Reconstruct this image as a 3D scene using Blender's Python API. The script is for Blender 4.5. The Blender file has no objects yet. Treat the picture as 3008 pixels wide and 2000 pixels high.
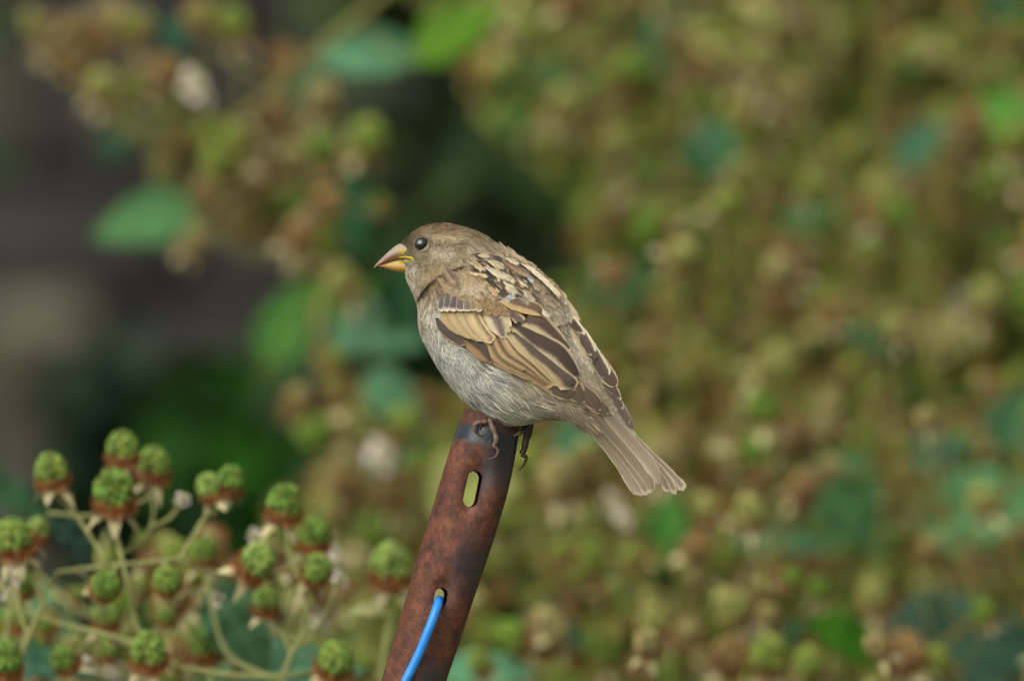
import bpy, math, random
import numpy as np
from mathutils import Vector, Matrix, kdtree, noise as mnoise

random.seed(7)
RNG = np.random.default_rng(7)
SC = bpy.context.scene
COL = SC.collection

# ------------------------------------------------------------------ camera
DIST = 4.74            # camera to sparrow, metres (300 mm lens, APS-C body)
Z0 = 1.45              # height of the optical axis
PX = 23.6 / 300.0 * DIST / 3008.0      # metres per photograph pixel at the sparrow
cam = bpy.data.cameras.new("camera")
cam_ob = bpy.data.objects.new("camera", cam)
COL.objects.link(cam_ob)
cam_ob.location = (0, -DIST, Z0)
cam_ob.rotation_euler = (math.radians(90), 0, 0)
cam.sensor_fit = 'HORIZONTAL'
cam.sensor_width = 23.6
cam.lens = 300
cam.clip_start = 0.1
cam.clip_end = 400
cam.dof.use_dof = True
cam.dof.focus_distance = DIST - 0.011
cam.dof.aperture_fstop = 5.6
cam.dof.aperture_blades = 9
SC.camera = cam_ob

# ------------------------------------------------------------------ sky and sun (soft, overcast)
SUN_EL, SUN_AZ = math.radians(36), math.radians(212)     # azimuth: sun stands behind the camera, to its left
world = bpy.data.worlds.new("World")
SC.world = world
world.use_nodes = True
wn = world.node_tree
bg = wn.nodes["Background"]
sky = wn.nodes.new("ShaderNodeTexSky")
sky.sky_type = 'NISHITA'
sky.sun_disc = False
sky.sun_elevation = SUN_EL
sky.sun_rotation = SUN_AZ
sky.dust_density = 5.0
sky.air_density = 1.5
hs = wn.nodes.new("ShaderNodeHueSaturation")
hs.inputs["Saturation"].default_value = 0.12       # cloud cover takes the blue out
wn.links.new(sky.outputs["Color"], hs.inputs["Color"])
wn.links.new(hs.outputs["Color"], bg.inputs["Color"])
bg.inputs["Strength"].default_value = 0.09
sun = bpy.data.lights.new("sun", 'SUN')
sun.energy = 1.5
sun.angle = math.radians(70)
sun.color = (1.0, 0.975, 0.93)
sun_ob = bpy.data.objects.new("sun", sun)
COL.objects.link(sun_ob)
sd = Vector((math.sin(SUN_AZ) * math.cos(SUN_EL), math.cos(SUN_AZ) * math.cos(SUN_EL), math.sin(SUN_EL)))
sun_ob.rotation_euler = sd.to_track_quat('Z', 'Y').to_euler()
sun_ob.location = sd * 20
SC.view_settings.view_transform = 'Standard'
SC.view_settings.look = 'None'
SC.view_settings.gamma = 1
SC.view_settings.exposure = 0.32
SC.view_settings.use_curve_mapping = False
SC.render.engine = 'CYCLES'
SC.cycles.use_denoising = True
SC.cycles.max_bounces = 6
SC.cycles.diffuse_bounces = 4
SC.cycles.transmission_bounces = 4

# ------------------------------------------------------------------ helpers
def lin(c, k=1.0):
    c = np.asarray(c, float) / 255.0
    r = np.where(c <= 0.04045, c / 12.92, ((c + 0.055) / 1.055) ** 2.4)
    return np.clip(r * k, 0, 1)

def W(px, py, d):
    """photo pixel + depth (in pixels of length PX behind the sparrow plane) -> world"""
    px, py, d = np.broadcast_arrays(np.asarray(px, float), np.asarray(py, float), np.asarray(d, float))
    y = d * PX
    k = (DIST + y) / DIST
    return np.stack([(px - 1504) * PX * k, y, Z0 + (1000 - py) * PX * k], -1)

def WM(px, py, ym):
    return W(px, py, np.asarray(ym, float) / PX)

def catmull(pts, n):
    """resample a polyline (k,dim) smoothly to n points, uniform in arc length"""
    pts = np.asarray(pts, float)
    if len(pts) == 2:
        t = np.linspace(0, 1, n)[:, None]
        return pts[0] * (1 - t) + pts[1] * t
    P = np.vstack([2 * pts[0] - pts[1], pts, 2 * pts[-1] - pts[-2]])
    out = []
    for i in range(1, len(P) - 2):
        t = np.linspace(0, 1, 12, endpoint=False)[:, None]
        a, b, c, d = P[i - 1], P[i], P[i + 1], P[i + 2]
        out.append(0.5 * (2 * b + (c - a) * t + (2 * a - 5 * b + 4 * c - d) * t ** 2 + (3 * b - a - 3 * c + d) * t ** 3))
    out = np.vstack(out + [pts[-1:]])
    s = np.r_[0, np.cumsum(np.linalg.norm(np.diff(out, axis=0), axis=1))]
    q = np.linspace(0, s[-1], n)
    return np.stack([np.interp(q, s, out[:, k]) for k in range(pts.shape[1])], -1)

def mesh_data(name, V, F, colors=None, floats=None, smooth=True, mats=()):
    me = bpy.data.meshes.new(name)
    V = np.asarray(V, np.float32)
    if isinstance(F, np.ndarray):
        n, k = F.shape
        me.vertices.add(len(V)); me.vertices.foreach_set("co", V.ravel())
        me.loops.add(n * k); me.loops.foreach_set("vertex_index", F.ravel().astype(np.int32))
        me.polygons.add(n)
        me.polygons.foreach_set("loop_start", np.arange(0, n * k, k, dtype=np.int32))
        me.update(calc_edges=True)
    else:
        me.from_pydata(V.tolist(), [], F)
    for nm, c in (colors or {}).items():
        a = me.color_attributes.new(nm, 'FLOAT_COLOR', 'POINT')
        c = np.asarray(c, np.float32)
        if c.shape[1] == 3:
            c = np.hstack([c, np.ones((len(c), 1), np.float32)])
        a.data.foreach_set("color", c.ravel())
    for nm, c in (floats or {}).items():
        a = me.attributes.new(nm, 'FLOAT', 'POINT')
        a.data.foreach_set("value", np.asarray(c, np.float32))
    if smooth:
        me.polygons.foreach_set("use_smooth", np.ones(len(me.polygons), bool))
    for m in mats:
        me.materials.append(m)
    me.update()
    return me

def thing(name, loc, label, cat, group=None):
    o = bpy.data.objects.new(name, None)
    o.empty_display_size = 0.02
    COL.objects.link(o)
    o.location = loc
    o["label"] = label; o["category"] = cat
    if group: o["group"] = group
    o["_org"] = list(loc)
    return o

def origin(o):
    return np.array(o["_org"]) if o is not None and "_org" in o else np.zeros(3)

def part(name, V, F, mat, parent, **kw):
    """mesh object, world-space vertices, parented to a thing (or to one of its parts)"""
    org = origin(parent)
    me = mesh_data(name, np.asarray(V) - org, F, mats=[mat], **kw)
    o = bpy.data.objects.new(name, me)
    COL.objects.link(o)
    if parent is not None:
        o.parent = parent
    o["_org"] = list(org)
    return o

def top(name, V, F, mat, label=None, cat=None, kind=None, group=None, base=None, **kw):
    V = np.asarray(V, float)
    b = np.zeros(3) if base is None else np.asarray(base, float)
    me = mesh_data(name, V - b, F, mats=[mat], **kw)
    o = bpy.data.objects.new(name, me); o.location = b
    COL.objects.link(o)
    if label: o["label"] = label
    if cat: o["category"] = cat
    if kind: o["kind"] = kind
    if group: o["group"] = group
    return o

def grid_faces(nu, nv, wrap_v=False, off=0):
    """(nu x nv) grid of points, row-major"""
    i = np.arange(nu - 1)[:, None]
    j = np.arange(nv if wrap_v else nv - 1)[None, :]
    j2 = (j + 1) % nv
    f = np.stack(np.broadcast_arrays(i * nv + j, i * nv + j2, (i + 1) * nv + j2, (i + 1) * nv + j), -1)
    return f.reshape(-1, 4) + off

def tube(path, rad, n=10, cap=True):
    """tube round a 3-D path (k,3) with radius array"""
    path = np.asarray(path, float); k = len(path)
    rad = np.broadcast_to(np.asarray(rad, float), (k,))
    T = np.gradient(path, axis=0); T /= np.linalg.norm(T, axis=1)[:, None] + 1e-12
    up = np.array([0.31, 0.83, 0.46])
    A = np.cross(T, up); A /= np.linalg.norm(A, axis=1)[:, None] + 1e-12
    B = np.cross(T, A)
    th = np.linspace(0, 2 * np.pi, n, endpoint=False)
    V = path[:, None] + rad[:, None, None] * (np.cos(th)[None, :, None] * A[:, None] + np.sin(th)[None, :, None] * B[:, None])
    V = V.reshape(-1, 3)
    F = grid_faces(k, n, True)
    if cap:
        V = np.vstack([V, path[:1], path[-1:]])
        c0, c1 = k * n, k * n + 1
        j = np.arange(n); j2 = (j + 1) % n
        F = np.vstack([F, np.stack([j2, j, np.full(n, c0), np.full(n, c0)], -1)[:, [0, 1, 2, 2]],
                       np.stack([(k - 1) * n + j, (k - 1) * n + j2, np.full(n, c1), np.full(n, c1)], -1)])
        # degenerate quads -> use python lists with triangles
        F = [list(dict.fromkeys(f)) for f in F.tolist()]
    else:
        F = F.tolist()
    return V, F

class Bag:
    def __init__(s): s.V = []; s.F = []; s.C = []; s.n = 0
    def add(s, V, F, c=None):
        V = np.asarray(V, float)
        s.V.append(V)
        s.F += [[i + s.n for i in f] for f in (F.tolist() if isinstance(F, np.ndarray) else F)]
        if c is not None:
            c = np.asarray(c, float)
            s.C.append(np.broadcast_to(c, (len(V), 3)) if c.ndim == 1 else c)
        s.n += len(V)
    def verts(s): return np.vstack(s.V)
    def cols(s): return np.vstack(s.C)

def fbm(V, scale, seed=0.0):
    return np.array([mnoise.fractal(Vector(v) * scale + Vector((seed, seed * 1.7, -seed)), 1.0, 2.0, 3) for v in V])

# ------------------------------------------------------------------ materials
def new_mat(name):
    m = bpy.data.materials.new(name); m.use_nodes = True
    nt = m.node_tree; b = nt.nodes["Principled BSDF"]
    return m, nt, b

def node(nt, t, **kw):
    n = nt.nodes.new(t)
    for k, v in kw.items(): setattr(n, k, v)
    return n

def noise_node(nt, scale, detail=3, rough=0.55, coord="Object"):
    tc = node(nt, "ShaderNodeTexCoord"); n = node(nt, "ShaderNodeTexNoise")
    n.inputs["Scale"].default_value = scale; n.inputs["Detail"].default_value = detail
    n.inputs["Roughness"].default_value = rough
    nt.links.new(tc.outputs[coord], n.inputs["Vector"])
    return n

def ramp(nt, fac, stops):
    r = node(nt, "ShaderNodeValToRGB")
    el = r.color_ramp.elements
    while len(el) < len(stops): el.new(0.5)
    for e, (p, c) in zip(el, stops):
        e.position = p; e.color = (*c, 1) if len(c) == 3 else c
    nt.links.new(fac, r.inputs["Fac"])
    return r

def math_node(nt, op, a, b=None, c=None, clamp=False):
    m = node(nt, "ShaderNodeMath", operation=op, use_clamp=clamp)
    for i, v in enumerate((a, b, c)):
        if v is None: continue
        if isinstance(v, (int, float)): m.inputs[i].default_value = v
        else: nt.links.new(v, m.inputs[i])
    return m.outputs[0]

def mix_rgb(nt, fac, a, b, mode='MIX'):
    m = node(nt, "ShaderNodeMix", data_type='RGBA', blend_type=mode)
    for s, v in ((m.inputs[0], fac), (m.inputs[6], a), (m.inputs[7], b)):
        if isinstance(v, (int, float)): s.default_value = v
        elif isinstance(v, (tuple, list, np.ndarray)): s.default_value = (*[float(x) for x in v[:3]], 1)
        else: nt.links.new(v, s)
    return m.outputs[2]

def bump(nt, b, height, strength, dist):
    bp = node(nt, "ShaderNodeBump"); bp.inputs["Strength"].default_value = strength
    bp.inputs["Distance"].default_value = dist
    nt.links.new(height, bp.inputs["Height"]); nt.links.new(bp.outputs[0], b.inputs["Normal"])

def attr_mat(name, rough=0.7, noise_amt=0.25, scale=300, spec=0.2, transl=0.0):
    """base colour from the 'Col' attribute, broken up by noise"""
    m, nt, b = new_mat(name)
    a = node(nt, "ShaderNodeAttribute", attribute_name="Col")
    n = noise_node(nt, scale, 3)
    f = math_node(nt, 'MULTIPLY_ADD', n.outputs["Fac"], 2 * noise_amt, 1 - noise_amt)
    c = node(nt, "ShaderNodeVectorMath", operation='SCALE')
    nt.links.new(a.outputs["Color"], c.inputs[0]); nt.links.new(f, c.inputs["Scale"])
    nt.links.new(c.outputs[0], b.inputs["Base Color"])
    b.inputs["Roughness"].default_value = rough
    b.inputs["Specular IOR Level"].default_value = spec
    if transl:
        tr = node(nt, "ShaderNodeBsdfTranslucent"); nt.links.new(c.outputs[0], tr.inputs["Color"])
        mx = node(nt, "ShaderNodeMixShader"); mx.inputs[0].default_value = transl
        out = nt.nodes["Material Output"]
        nt.links.new(b.outputs[0], mx.inputs[1]); nt.links.new(tr.outputs[0], mx.inputs[2])
        nt.links.new(mx.outputs[0], out.inputs["Surface"])
    return m

def feather_material():
    m, nt, b = new_mat("feather_vane")
    cc = node(nt, "ShaderNodeAttribute", attribute_name="cc").outputs["Color"]
    ce = node(nt, "ShaderNodeAttribute", attribute_name="ce").outputs["Color"]
    mm = node(nt, "ShaderNodeAttribute", attribute_name="m").outputs["Fac"]
    u = node(nt, "ShaderNodeAttribute", attribute_name="u").outputs["Fac"]
    v = node(nt, "ShaderNodeAttribute", attribute_name="v").outputs["Fac"]      # along, in pixels of the photo
    n1 = noise_node(nt, 900, 3, 0.6).outputs["Fac"]
    n2 = noise_node(nt, 260, 3, 0.6).outputs["Fac"]
    au = math_node(nt, 'ABSOLUTE', u)
    # barbs: fine oblique lines running out from the shaft towards the tip
    ph = math_node(nt, 'MULTIPLY_ADD', au, -26.0, v)
    ph = math_node(nt, 'MULTIPLY_ADD', n2, 10.0, ph)
    barb = math_node(nt, 'SINE', math_node(nt, 'MULTIPLY', ph, 1.05))
    jag = math_node(nt, 'MULTIPLY_ADD', n1, 0.7, -0.30)
    jag = math_node(nt, 'MULTIPLY_ADD', barb, 0.10, jag)
    k = math_node(nt, 'MULTIPLY_ADD', mm, 1.5, 0.0)
    k = math_node(nt, 'ADD', k, jag)
    sm = node(nt, "ShaderNodeMapRange", interpolation_type='SMOOTHSTEP')
    sm.inputs["From Min"].default_value = -0.45; sm.inputs["From Max"].default_value = 0.75
    nt.links.new(k, sm.inputs["Value"])
    col = mix_rgb(nt, sm.outputs[0], cc, ce)
    # shaft
    sh = node(nt, "ShaderNodeMapRange"); sh.inputs["From Min"].default_value = 0.07; sh.inputs["From Max"].default_value = 0.02
    nt.links.new(au, sh.inputs["Value"])
    col = mix_rgb(nt, math_node(nt, 'MULTIPLY', sh.outputs[0], 0.35), col, (0.03, 0.02, 0.014))
    wv = node(nt, "ShaderNodeAttribute", attribute_name="w").outputs["Fac"]
    cx = node(nt, "ShaderNodeCombineXYZ")
    # streaks that sweep out from the shaft and along the vane
    nt.links.new(math_node(nt, 'MULTIPLY_ADD', u, 7.0, math_node(nt, 'MULTIPLY', v, 0.02)), cx.inputs[0])
    nt.links.new(math_node(nt, 'MULTIPLY', v, 0.018), cx.inputs[1]); nt.links.new(wv, cx.inputs[2])
    st = node(nt, "ShaderNodeTexNoise"); st.inputs["Scale"].default_value = 1.0; st.inputs["Detail"].default_value = 4; st.inputs["Roughness"].default_value = .65
    nt.links.new(cx.outputs[0], st.inputs["Vector"])
    tone = math_node(nt, 'MULTIPLY_ADD', barb, 0.12, 0.44)
    tone = math_node(nt, 'MULTIPLY_ADD', st.outputs["Fac"], 0.72, tone)
    tone = math_node(nt, 'MULTIPLY_ADD', n1, 0.22, tone)
    tone = math_node(nt, 'MULTIPLY_ADD', n2, 0.20, tone)
    sc = node(nt, "ShaderNodeVectorMath", operation='SCALE')
    nt.links.new(col, sc.inputs[0]); nt.links.new(tone, sc.inputs["Scale"])
    nt.links.new(sc.outputs[0], b.inputs["Base Color"])
    b.inputs["Roughness"].default_value = 0.62
    b.inputs["Specular IOR Level"].default_value = 0.25
    b.inputs["Sheen Weight"].default_value = 0.15
    bump(nt, b, barb, 0.35, 0.00012)
    return m

MAT_FEATHER = feather_material()
MAT_PLUME = attr_mat("plumage", 0.8, 0.28, 700, 0.12, 0.12)
MAT_SKIN = attr_mat("bird_horn", 0.42, 0.22, 900, 0.4)
MAT_LEAF = attr_mat("bramble_leaf", 0.65, 0.4, 60, 0.22, 0.30)
MAT_GREEN = attr_mat("bramble_green", 0.7, 0.35, 220, 0.14, 0.12)
MAT_STAMEN = attr_mat("bramble_stamen", 0.7, 0.25, 220, 0.2, 0.42)
MAT_DARKLEAF = attr_mat("shade_leaf", 0.6, 0.35, 20, 0.3, 0.15)

# ================================================================== THE SETTING
def ground():
    n = 60
    xs = np.linspace(-1, 1, n); xs = np.sign(xs) * (np.abs(xs) ** 2.2) * 150
    X, Y = np.meshgrid(xs, xs, indexing='ij')
    Z = 0.03 * np.sin(X * 0.9) * np.cos(Y * 0.7) * np.exp(-(X ** 2 + Y ** 2) / 900)
    V = np.stack([X, Y, Z - 0.02], -1).reshape(-1, 3)
    m, nt, b = new_mat("pale_ground")
    a = noise_node(nt, 1.2, 5).outputs["Fac"]
    r = ramp(nt, a, [(0.35, (0.14, 0.15, 0.07)), (0.55, (0.22, 0.21, 0.12)), (0.7, (0.24, 0.20, 0.13))])  # unseen ground kept pale so it bounces light up underneath
    nt.links.new(r.outputs[0], b.inputs["Base Color"]); b.inputs["Roughness"].default_value = 0.95
    bump(nt, b, noise_node(nt, 40, 4).outputs["Fac"], 0.8, 0.03)
    top("ground", V, grid_faces(n, n), m, kind="structure")
ground()

def stone_mesh(seed, nx=5, nz=4):
    """a rough block, unit sized, with a bulging uneven face"""
    rg = np.random.default_rng(seed)
    # cube-sphere style block: 6 faces of a 4x4 grid welded via rounding
    pts = {}; V = []; F = []
    def vid(p):
        k = tuple(np.round(p, 4))
        if k not in pts:
            pts[k] = len(V); V.append(p)
        return pts[k]
    g = np.linspace(-1, 1, 4)
    for ax in range(3):
        for sg in (-1, 1):
            for i in range(3):
                for j in range(3):
                    q = []
                    for (a, b2) in ((i, j), (i + 1, j), (i + 1, j + 1), (i, j + 1)):
                        p = np.zeros(3); p[ax] = sg; p[(ax + 1) % 3] = g[a]; p[(ax + 2) % 3] = g[b2]
                        q.append(vid(p))
                    F.append(q if sg > 0 else q[::-1])
    V = np.array(V)
    r = np.linalg.norm(V, axis=1)[:, None]
    V = 0.72 * V + 0.28 * V / r * 1.25
    V += rg.normal(0, 0.05, V.shape)
    return V * 0.5, F

def stone_wall():
    """old garden wall standing in the shade, left"""
    Yw = 6.5
    x0, x1, h = -3.0, 0.42, 2.6
    t = thing("stone_wall", (0.5 * (x0 + x1), Yw + 0.2, 0), "old dark grey stone garden wall standing in shade far behind the sparrow", "wall")
    m, nt, b = new_mat("wall_mortar")
    r = ramp(nt, noise_node(nt, 12, 4).outputs["Fac"], [(0.3, (0.045, 0.045, 0.042)), (0.7, (0.08, 0.075, 0.066))])
    nt.links.new(r.outputs[0], b.inputs["Base Color"]); b.inputs["Roughness"].default_value = 0.95
    c = np.array([[x0, Yw + .05, -0.05], [x1, Yw + .05, -0.05], [x1, Yw + .4, -0.05], [x0, Yw + .4, -0.05],
                  [x0, Yw + .05, h], [x1, Yw + .05, h], [x1, Yw + .4, h], [x0, Yw + .4, h]])
    part("mortar_core", c, [[3, 2, 1, 0], [4, 5, 6, 7], [0, 1, 5, 4], [1, 2, 6, 5], [2, 3, 7, 6], [3, 0, 4, 7]], m, t, smooth=False)
    ms, nt, b = new_mat("wall_stone")
    oi = node(nt, "ShaderNodeObjectInfo")
    n = noise_node(nt, 9, 5, 0.6).outputs["Fac"]
    r = ramp(nt, n, [(0.25, (0.55, 0.55, 0.56)), (0.7, (1.25, 1.2, 1.1))])
    col = mix_rgb(nt, 1.0, oi.outputs["Color"], r.outputs[0], 'MULTIPLY')
    nt.links.new(col, b.inputs["Base Color"]); b.inputs["Roughness"].default_value = 0.9
    bump(nt, b, noise_node(nt, 40, 5).outputs["Fac"], 0.6, 0.01)
    meshes = [mesh_data("stone", *stone_mesh(s), smooth=False, mats=[ms]) for s in range(6)]
    org = origin(t)
    z = 0.0
    row = 0
    while z < h:
        hh = random.uniform(0.08, 0.12) if 1.05 < z < 1.9 else random.uniform(0.16, 0.22)
        x = x0 - random.uniform(0, 0.2)
        while x < x1:
            w = random.uniform(0.12, 0.22) if 1.05 < z < 1.9 and x > -1.1 else random.uniform(0.26, 0.42)
            o = bpy.data.objects.new("stone", random.choice(meshes)); COL.objects.link(o); o.parent = t
            cx, cz = min(x + w / 2, x1 - 0.05), z + hh / 2
            o.location = (cx - org[0], Yw + 0.03 + random.uniform(-.012, .012) - org[1], cz)
            o.scale = (w * 1.0, 0.2, hh * 1.0)
            # pixel of the photograph it falls on, only to choose which stones are the pale ones
            k = DIST / (DIST + Yw)
            qx, qz = cx * k / PX + 1504, 1000 - (cz - Z0) * k / PX
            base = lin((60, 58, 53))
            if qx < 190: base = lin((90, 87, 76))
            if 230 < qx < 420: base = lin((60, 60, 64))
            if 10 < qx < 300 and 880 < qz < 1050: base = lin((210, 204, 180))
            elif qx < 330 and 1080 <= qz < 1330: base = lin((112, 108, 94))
            g = random.uniform(0.88, 1.12)
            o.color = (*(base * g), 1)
            x += w + 0.012
        z += hh + 0.012
        row += 1
    for (qx, qy, w, hh) in ((130, 955, .085, .045),):       # two stones bleached by lichen
        p = WM(qx, qy, Yw - .06)
        o = bpy.data.objects.new("stone", meshes[0]); COL.objects.link(o); o.parent = t
        o.location = p - org; o.scale = (w, .2, hh); o.color = (*lin((126, 124, 106)), 1)
stone_wall()

def leaf_cloud(n, centers_fn, size, palette, aspect=0.55, rng=RNG, droop=0.0):
    """n small pointed leaves (two bent quads each) -> V, F, colours"""
    C = centers_fn(n)
    n = len(C)
    L = size[0] * np.exp(rng.normal(0, 0.35, n)); L = np.clip(L, size[0] * .4, size[0] * 2.2)
    # frame: length direction, normal leaning up and towards the light
    D = rng.normal(0, 1, (n, 3)); D[:, 2] -= droop; D /= np.linalg.norm(D, axis=1)[:, None]
    N = rng.normal(0, 0.75, (n, 3)) + np.array([0, -0.55, 0.75])
    N -= (N * D).sum(1)[:, None] * D; N /= np.linalg.norm(N, axis=1)[:, None]
    S = np.cross(D, N)
    w = L * aspect * 0.5 * rng.uniform(0.7, 1.25, n)
    pts = []
    prof = [(-0.5, 0.0, 0), (-0.2, 0.85, 1), (0.12, 1.0, 1), (0.5, 0.0, 0)]
    P0 = C - D * (L * .5)[:, None]
    rows = []
    for (a, ww, _) in prof:
        mid = C + D * (L * a)[:, None] - N * (L * 0.25 * a * a)[:, None]
        lift = N * (w * ww * 0.35)[:, None]
        rows.append((mid - S * (w * ww)[:, None] + lift, mid, mid + S * (w * ww)[:, None] + lift))
    V = np.stack([rows[0][1], rows[1][0], rows[1][1], rows[1][2], rows[2][0], rows[2][1], rows[2][2], rows[3][1]], 1)
    f = np.array([[0, 2, 1, 1], [0, 3, 2, 2]])
    quads = np.array([[1, 2, 5, 4], [2, 3, 6, 5]])
    tris = np.array([[0, 2, 1], [0, 3, 2], [4, 5, 7], [5, 6, 7]])
    off = (np.arange(n) * 8)[:, None, None]
    Fq = (quads[None] + off).reshape(-1, 4); Ft = (tris[None] + off).reshape(-1, 3)
    Fall = np.vstack([Fq[:, [0, 1, 2]], Fq[:, [0, 2, 3]], Ft])
    pc = np.array([p[0] for p in palette], float); pw = np.array([p[1] for p in palette], float); pw /= pw.sum()
    idx = rng.choice(len(pc), n, p=pw)
    c = lin(pc[idx]) * rng.uniform(0.75, 1.25, (n, 1))
    return V.reshape(-1, 3), Fall, np.repeat(c, 8, axis=0)

def dark_hedge():
    """evergreen hedge closing the view behind the brambles"""
    def centers(n):
        x = RNG.uniform(-0.12, 2.4, n); z = RNG.uniform(0, 2.45, n)
        y = 2.55 + RNG.gamma(1.6, 0.12, n) + 0.12 * np.sin(x * 5.1) * np.cos(z * 4.3)
        return np.stack([x, y, z], -1)
    V, F, C = leaf_cloud(15000, centers, (0.055,), [((48, 74, 30), 4), ((40, 62, 28), 4), ((64, 86, 34), 2), ((50, 60, 32), 2)])  # leaf tones darkened to stand in for deep shade in the gap
    t = thing("evergreen_hedge", (1.1, 2.9, 0), "dense dark evergreen hedge in the gloom behind the bramble bush", "hedge")
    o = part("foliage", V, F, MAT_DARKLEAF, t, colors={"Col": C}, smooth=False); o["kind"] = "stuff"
    b = Bag()
    for i in range(9):
        x = -0.02 + i * 0.30
        p = catmull([(x, 2.95, -0.05), (x + random.uniform(-.1, .1), 2.95, 0.9), (x + random.uniform(-.15, .15), 2.9, 2.2)], 10)
        V, F = tube(p, np.linspace(0.03, 0.008, 10), 7); b.add(V, F, lin((70, 58, 44)))
    part("trunk", b.verts(), b.F, MAT_DARKLEAF, t, colors={"Col": b.cols()})
    # dark backing sheets inside the hedge so no daylight shows through
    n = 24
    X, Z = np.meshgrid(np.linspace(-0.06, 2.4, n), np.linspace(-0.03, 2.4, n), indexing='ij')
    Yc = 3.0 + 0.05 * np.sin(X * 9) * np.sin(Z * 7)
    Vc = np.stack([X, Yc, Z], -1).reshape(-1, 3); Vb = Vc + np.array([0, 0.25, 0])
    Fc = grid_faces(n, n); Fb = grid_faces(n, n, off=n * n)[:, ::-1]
    part("dark_backing", np.vstack([Vc, Vb]), np.vstack([Fc, Fb]), MAT_DARKLEAF, t, colors={"Col": np.tile(lin((30, 36, 22)), (2 * n * n, 1))})
dark_hedge()

def shade_plant(name, x, y, h, w, n, pal, label, size=0.09, seed=1, group=None):
    rg = np.random.default_rng(seed)
    t = thing(name, (x, y, 0), label, "plant", group)
    def centers(k):
        z = h * rg.beta(1.6, 1.1, k); a = rg.uniform(0, 2 * np.pi, k)
        r = w * np.sqrt(rg.uniform(0, 1, k)) * (1 - 0.45 * (z / h) ** 2)
        return np.stack([x + r * np.cos(a), y + 0.6 * r * np.sin(a), z], -1)
    V, F, C = leaf_cloud(n, centers, (size,), pal, 0.45, rg)
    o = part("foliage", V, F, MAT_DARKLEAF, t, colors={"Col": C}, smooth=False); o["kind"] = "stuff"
    b = Bag()
    for i in range(7):
        a = rg.uniform(0, 6.28)
        p = catmull([(x + .03 * math.cos(a), y + .03 * math.sin(a), -0.03), (x + .2 * w * math.cos(a), y + .2 * w * math.sin(a), h * .5),
                     (x + .6 * w * math.cos(a), y + .5 * w * math.sin(a), h * .9)], 8)
        V, F = tube(p, np.linspace(0.009, 0.003, 8), 6); b.add(V, F, lin((70, 80, 40)))
    part("stem", b.verts(), b.F, MAT_DARKLEAF, t, colors={"Col": b.cols()})
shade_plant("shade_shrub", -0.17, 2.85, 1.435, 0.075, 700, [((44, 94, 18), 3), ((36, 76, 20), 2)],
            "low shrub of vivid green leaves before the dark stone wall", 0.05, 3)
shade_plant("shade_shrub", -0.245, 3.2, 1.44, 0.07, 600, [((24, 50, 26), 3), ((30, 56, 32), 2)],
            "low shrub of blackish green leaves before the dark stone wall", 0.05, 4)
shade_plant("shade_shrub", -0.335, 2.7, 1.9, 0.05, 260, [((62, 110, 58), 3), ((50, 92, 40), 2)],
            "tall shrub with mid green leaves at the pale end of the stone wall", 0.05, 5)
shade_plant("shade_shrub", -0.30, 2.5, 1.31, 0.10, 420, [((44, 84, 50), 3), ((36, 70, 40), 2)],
            "broad low shrub of sea green leaves before the pale end of the stone wall", 0.05, 6)

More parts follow.
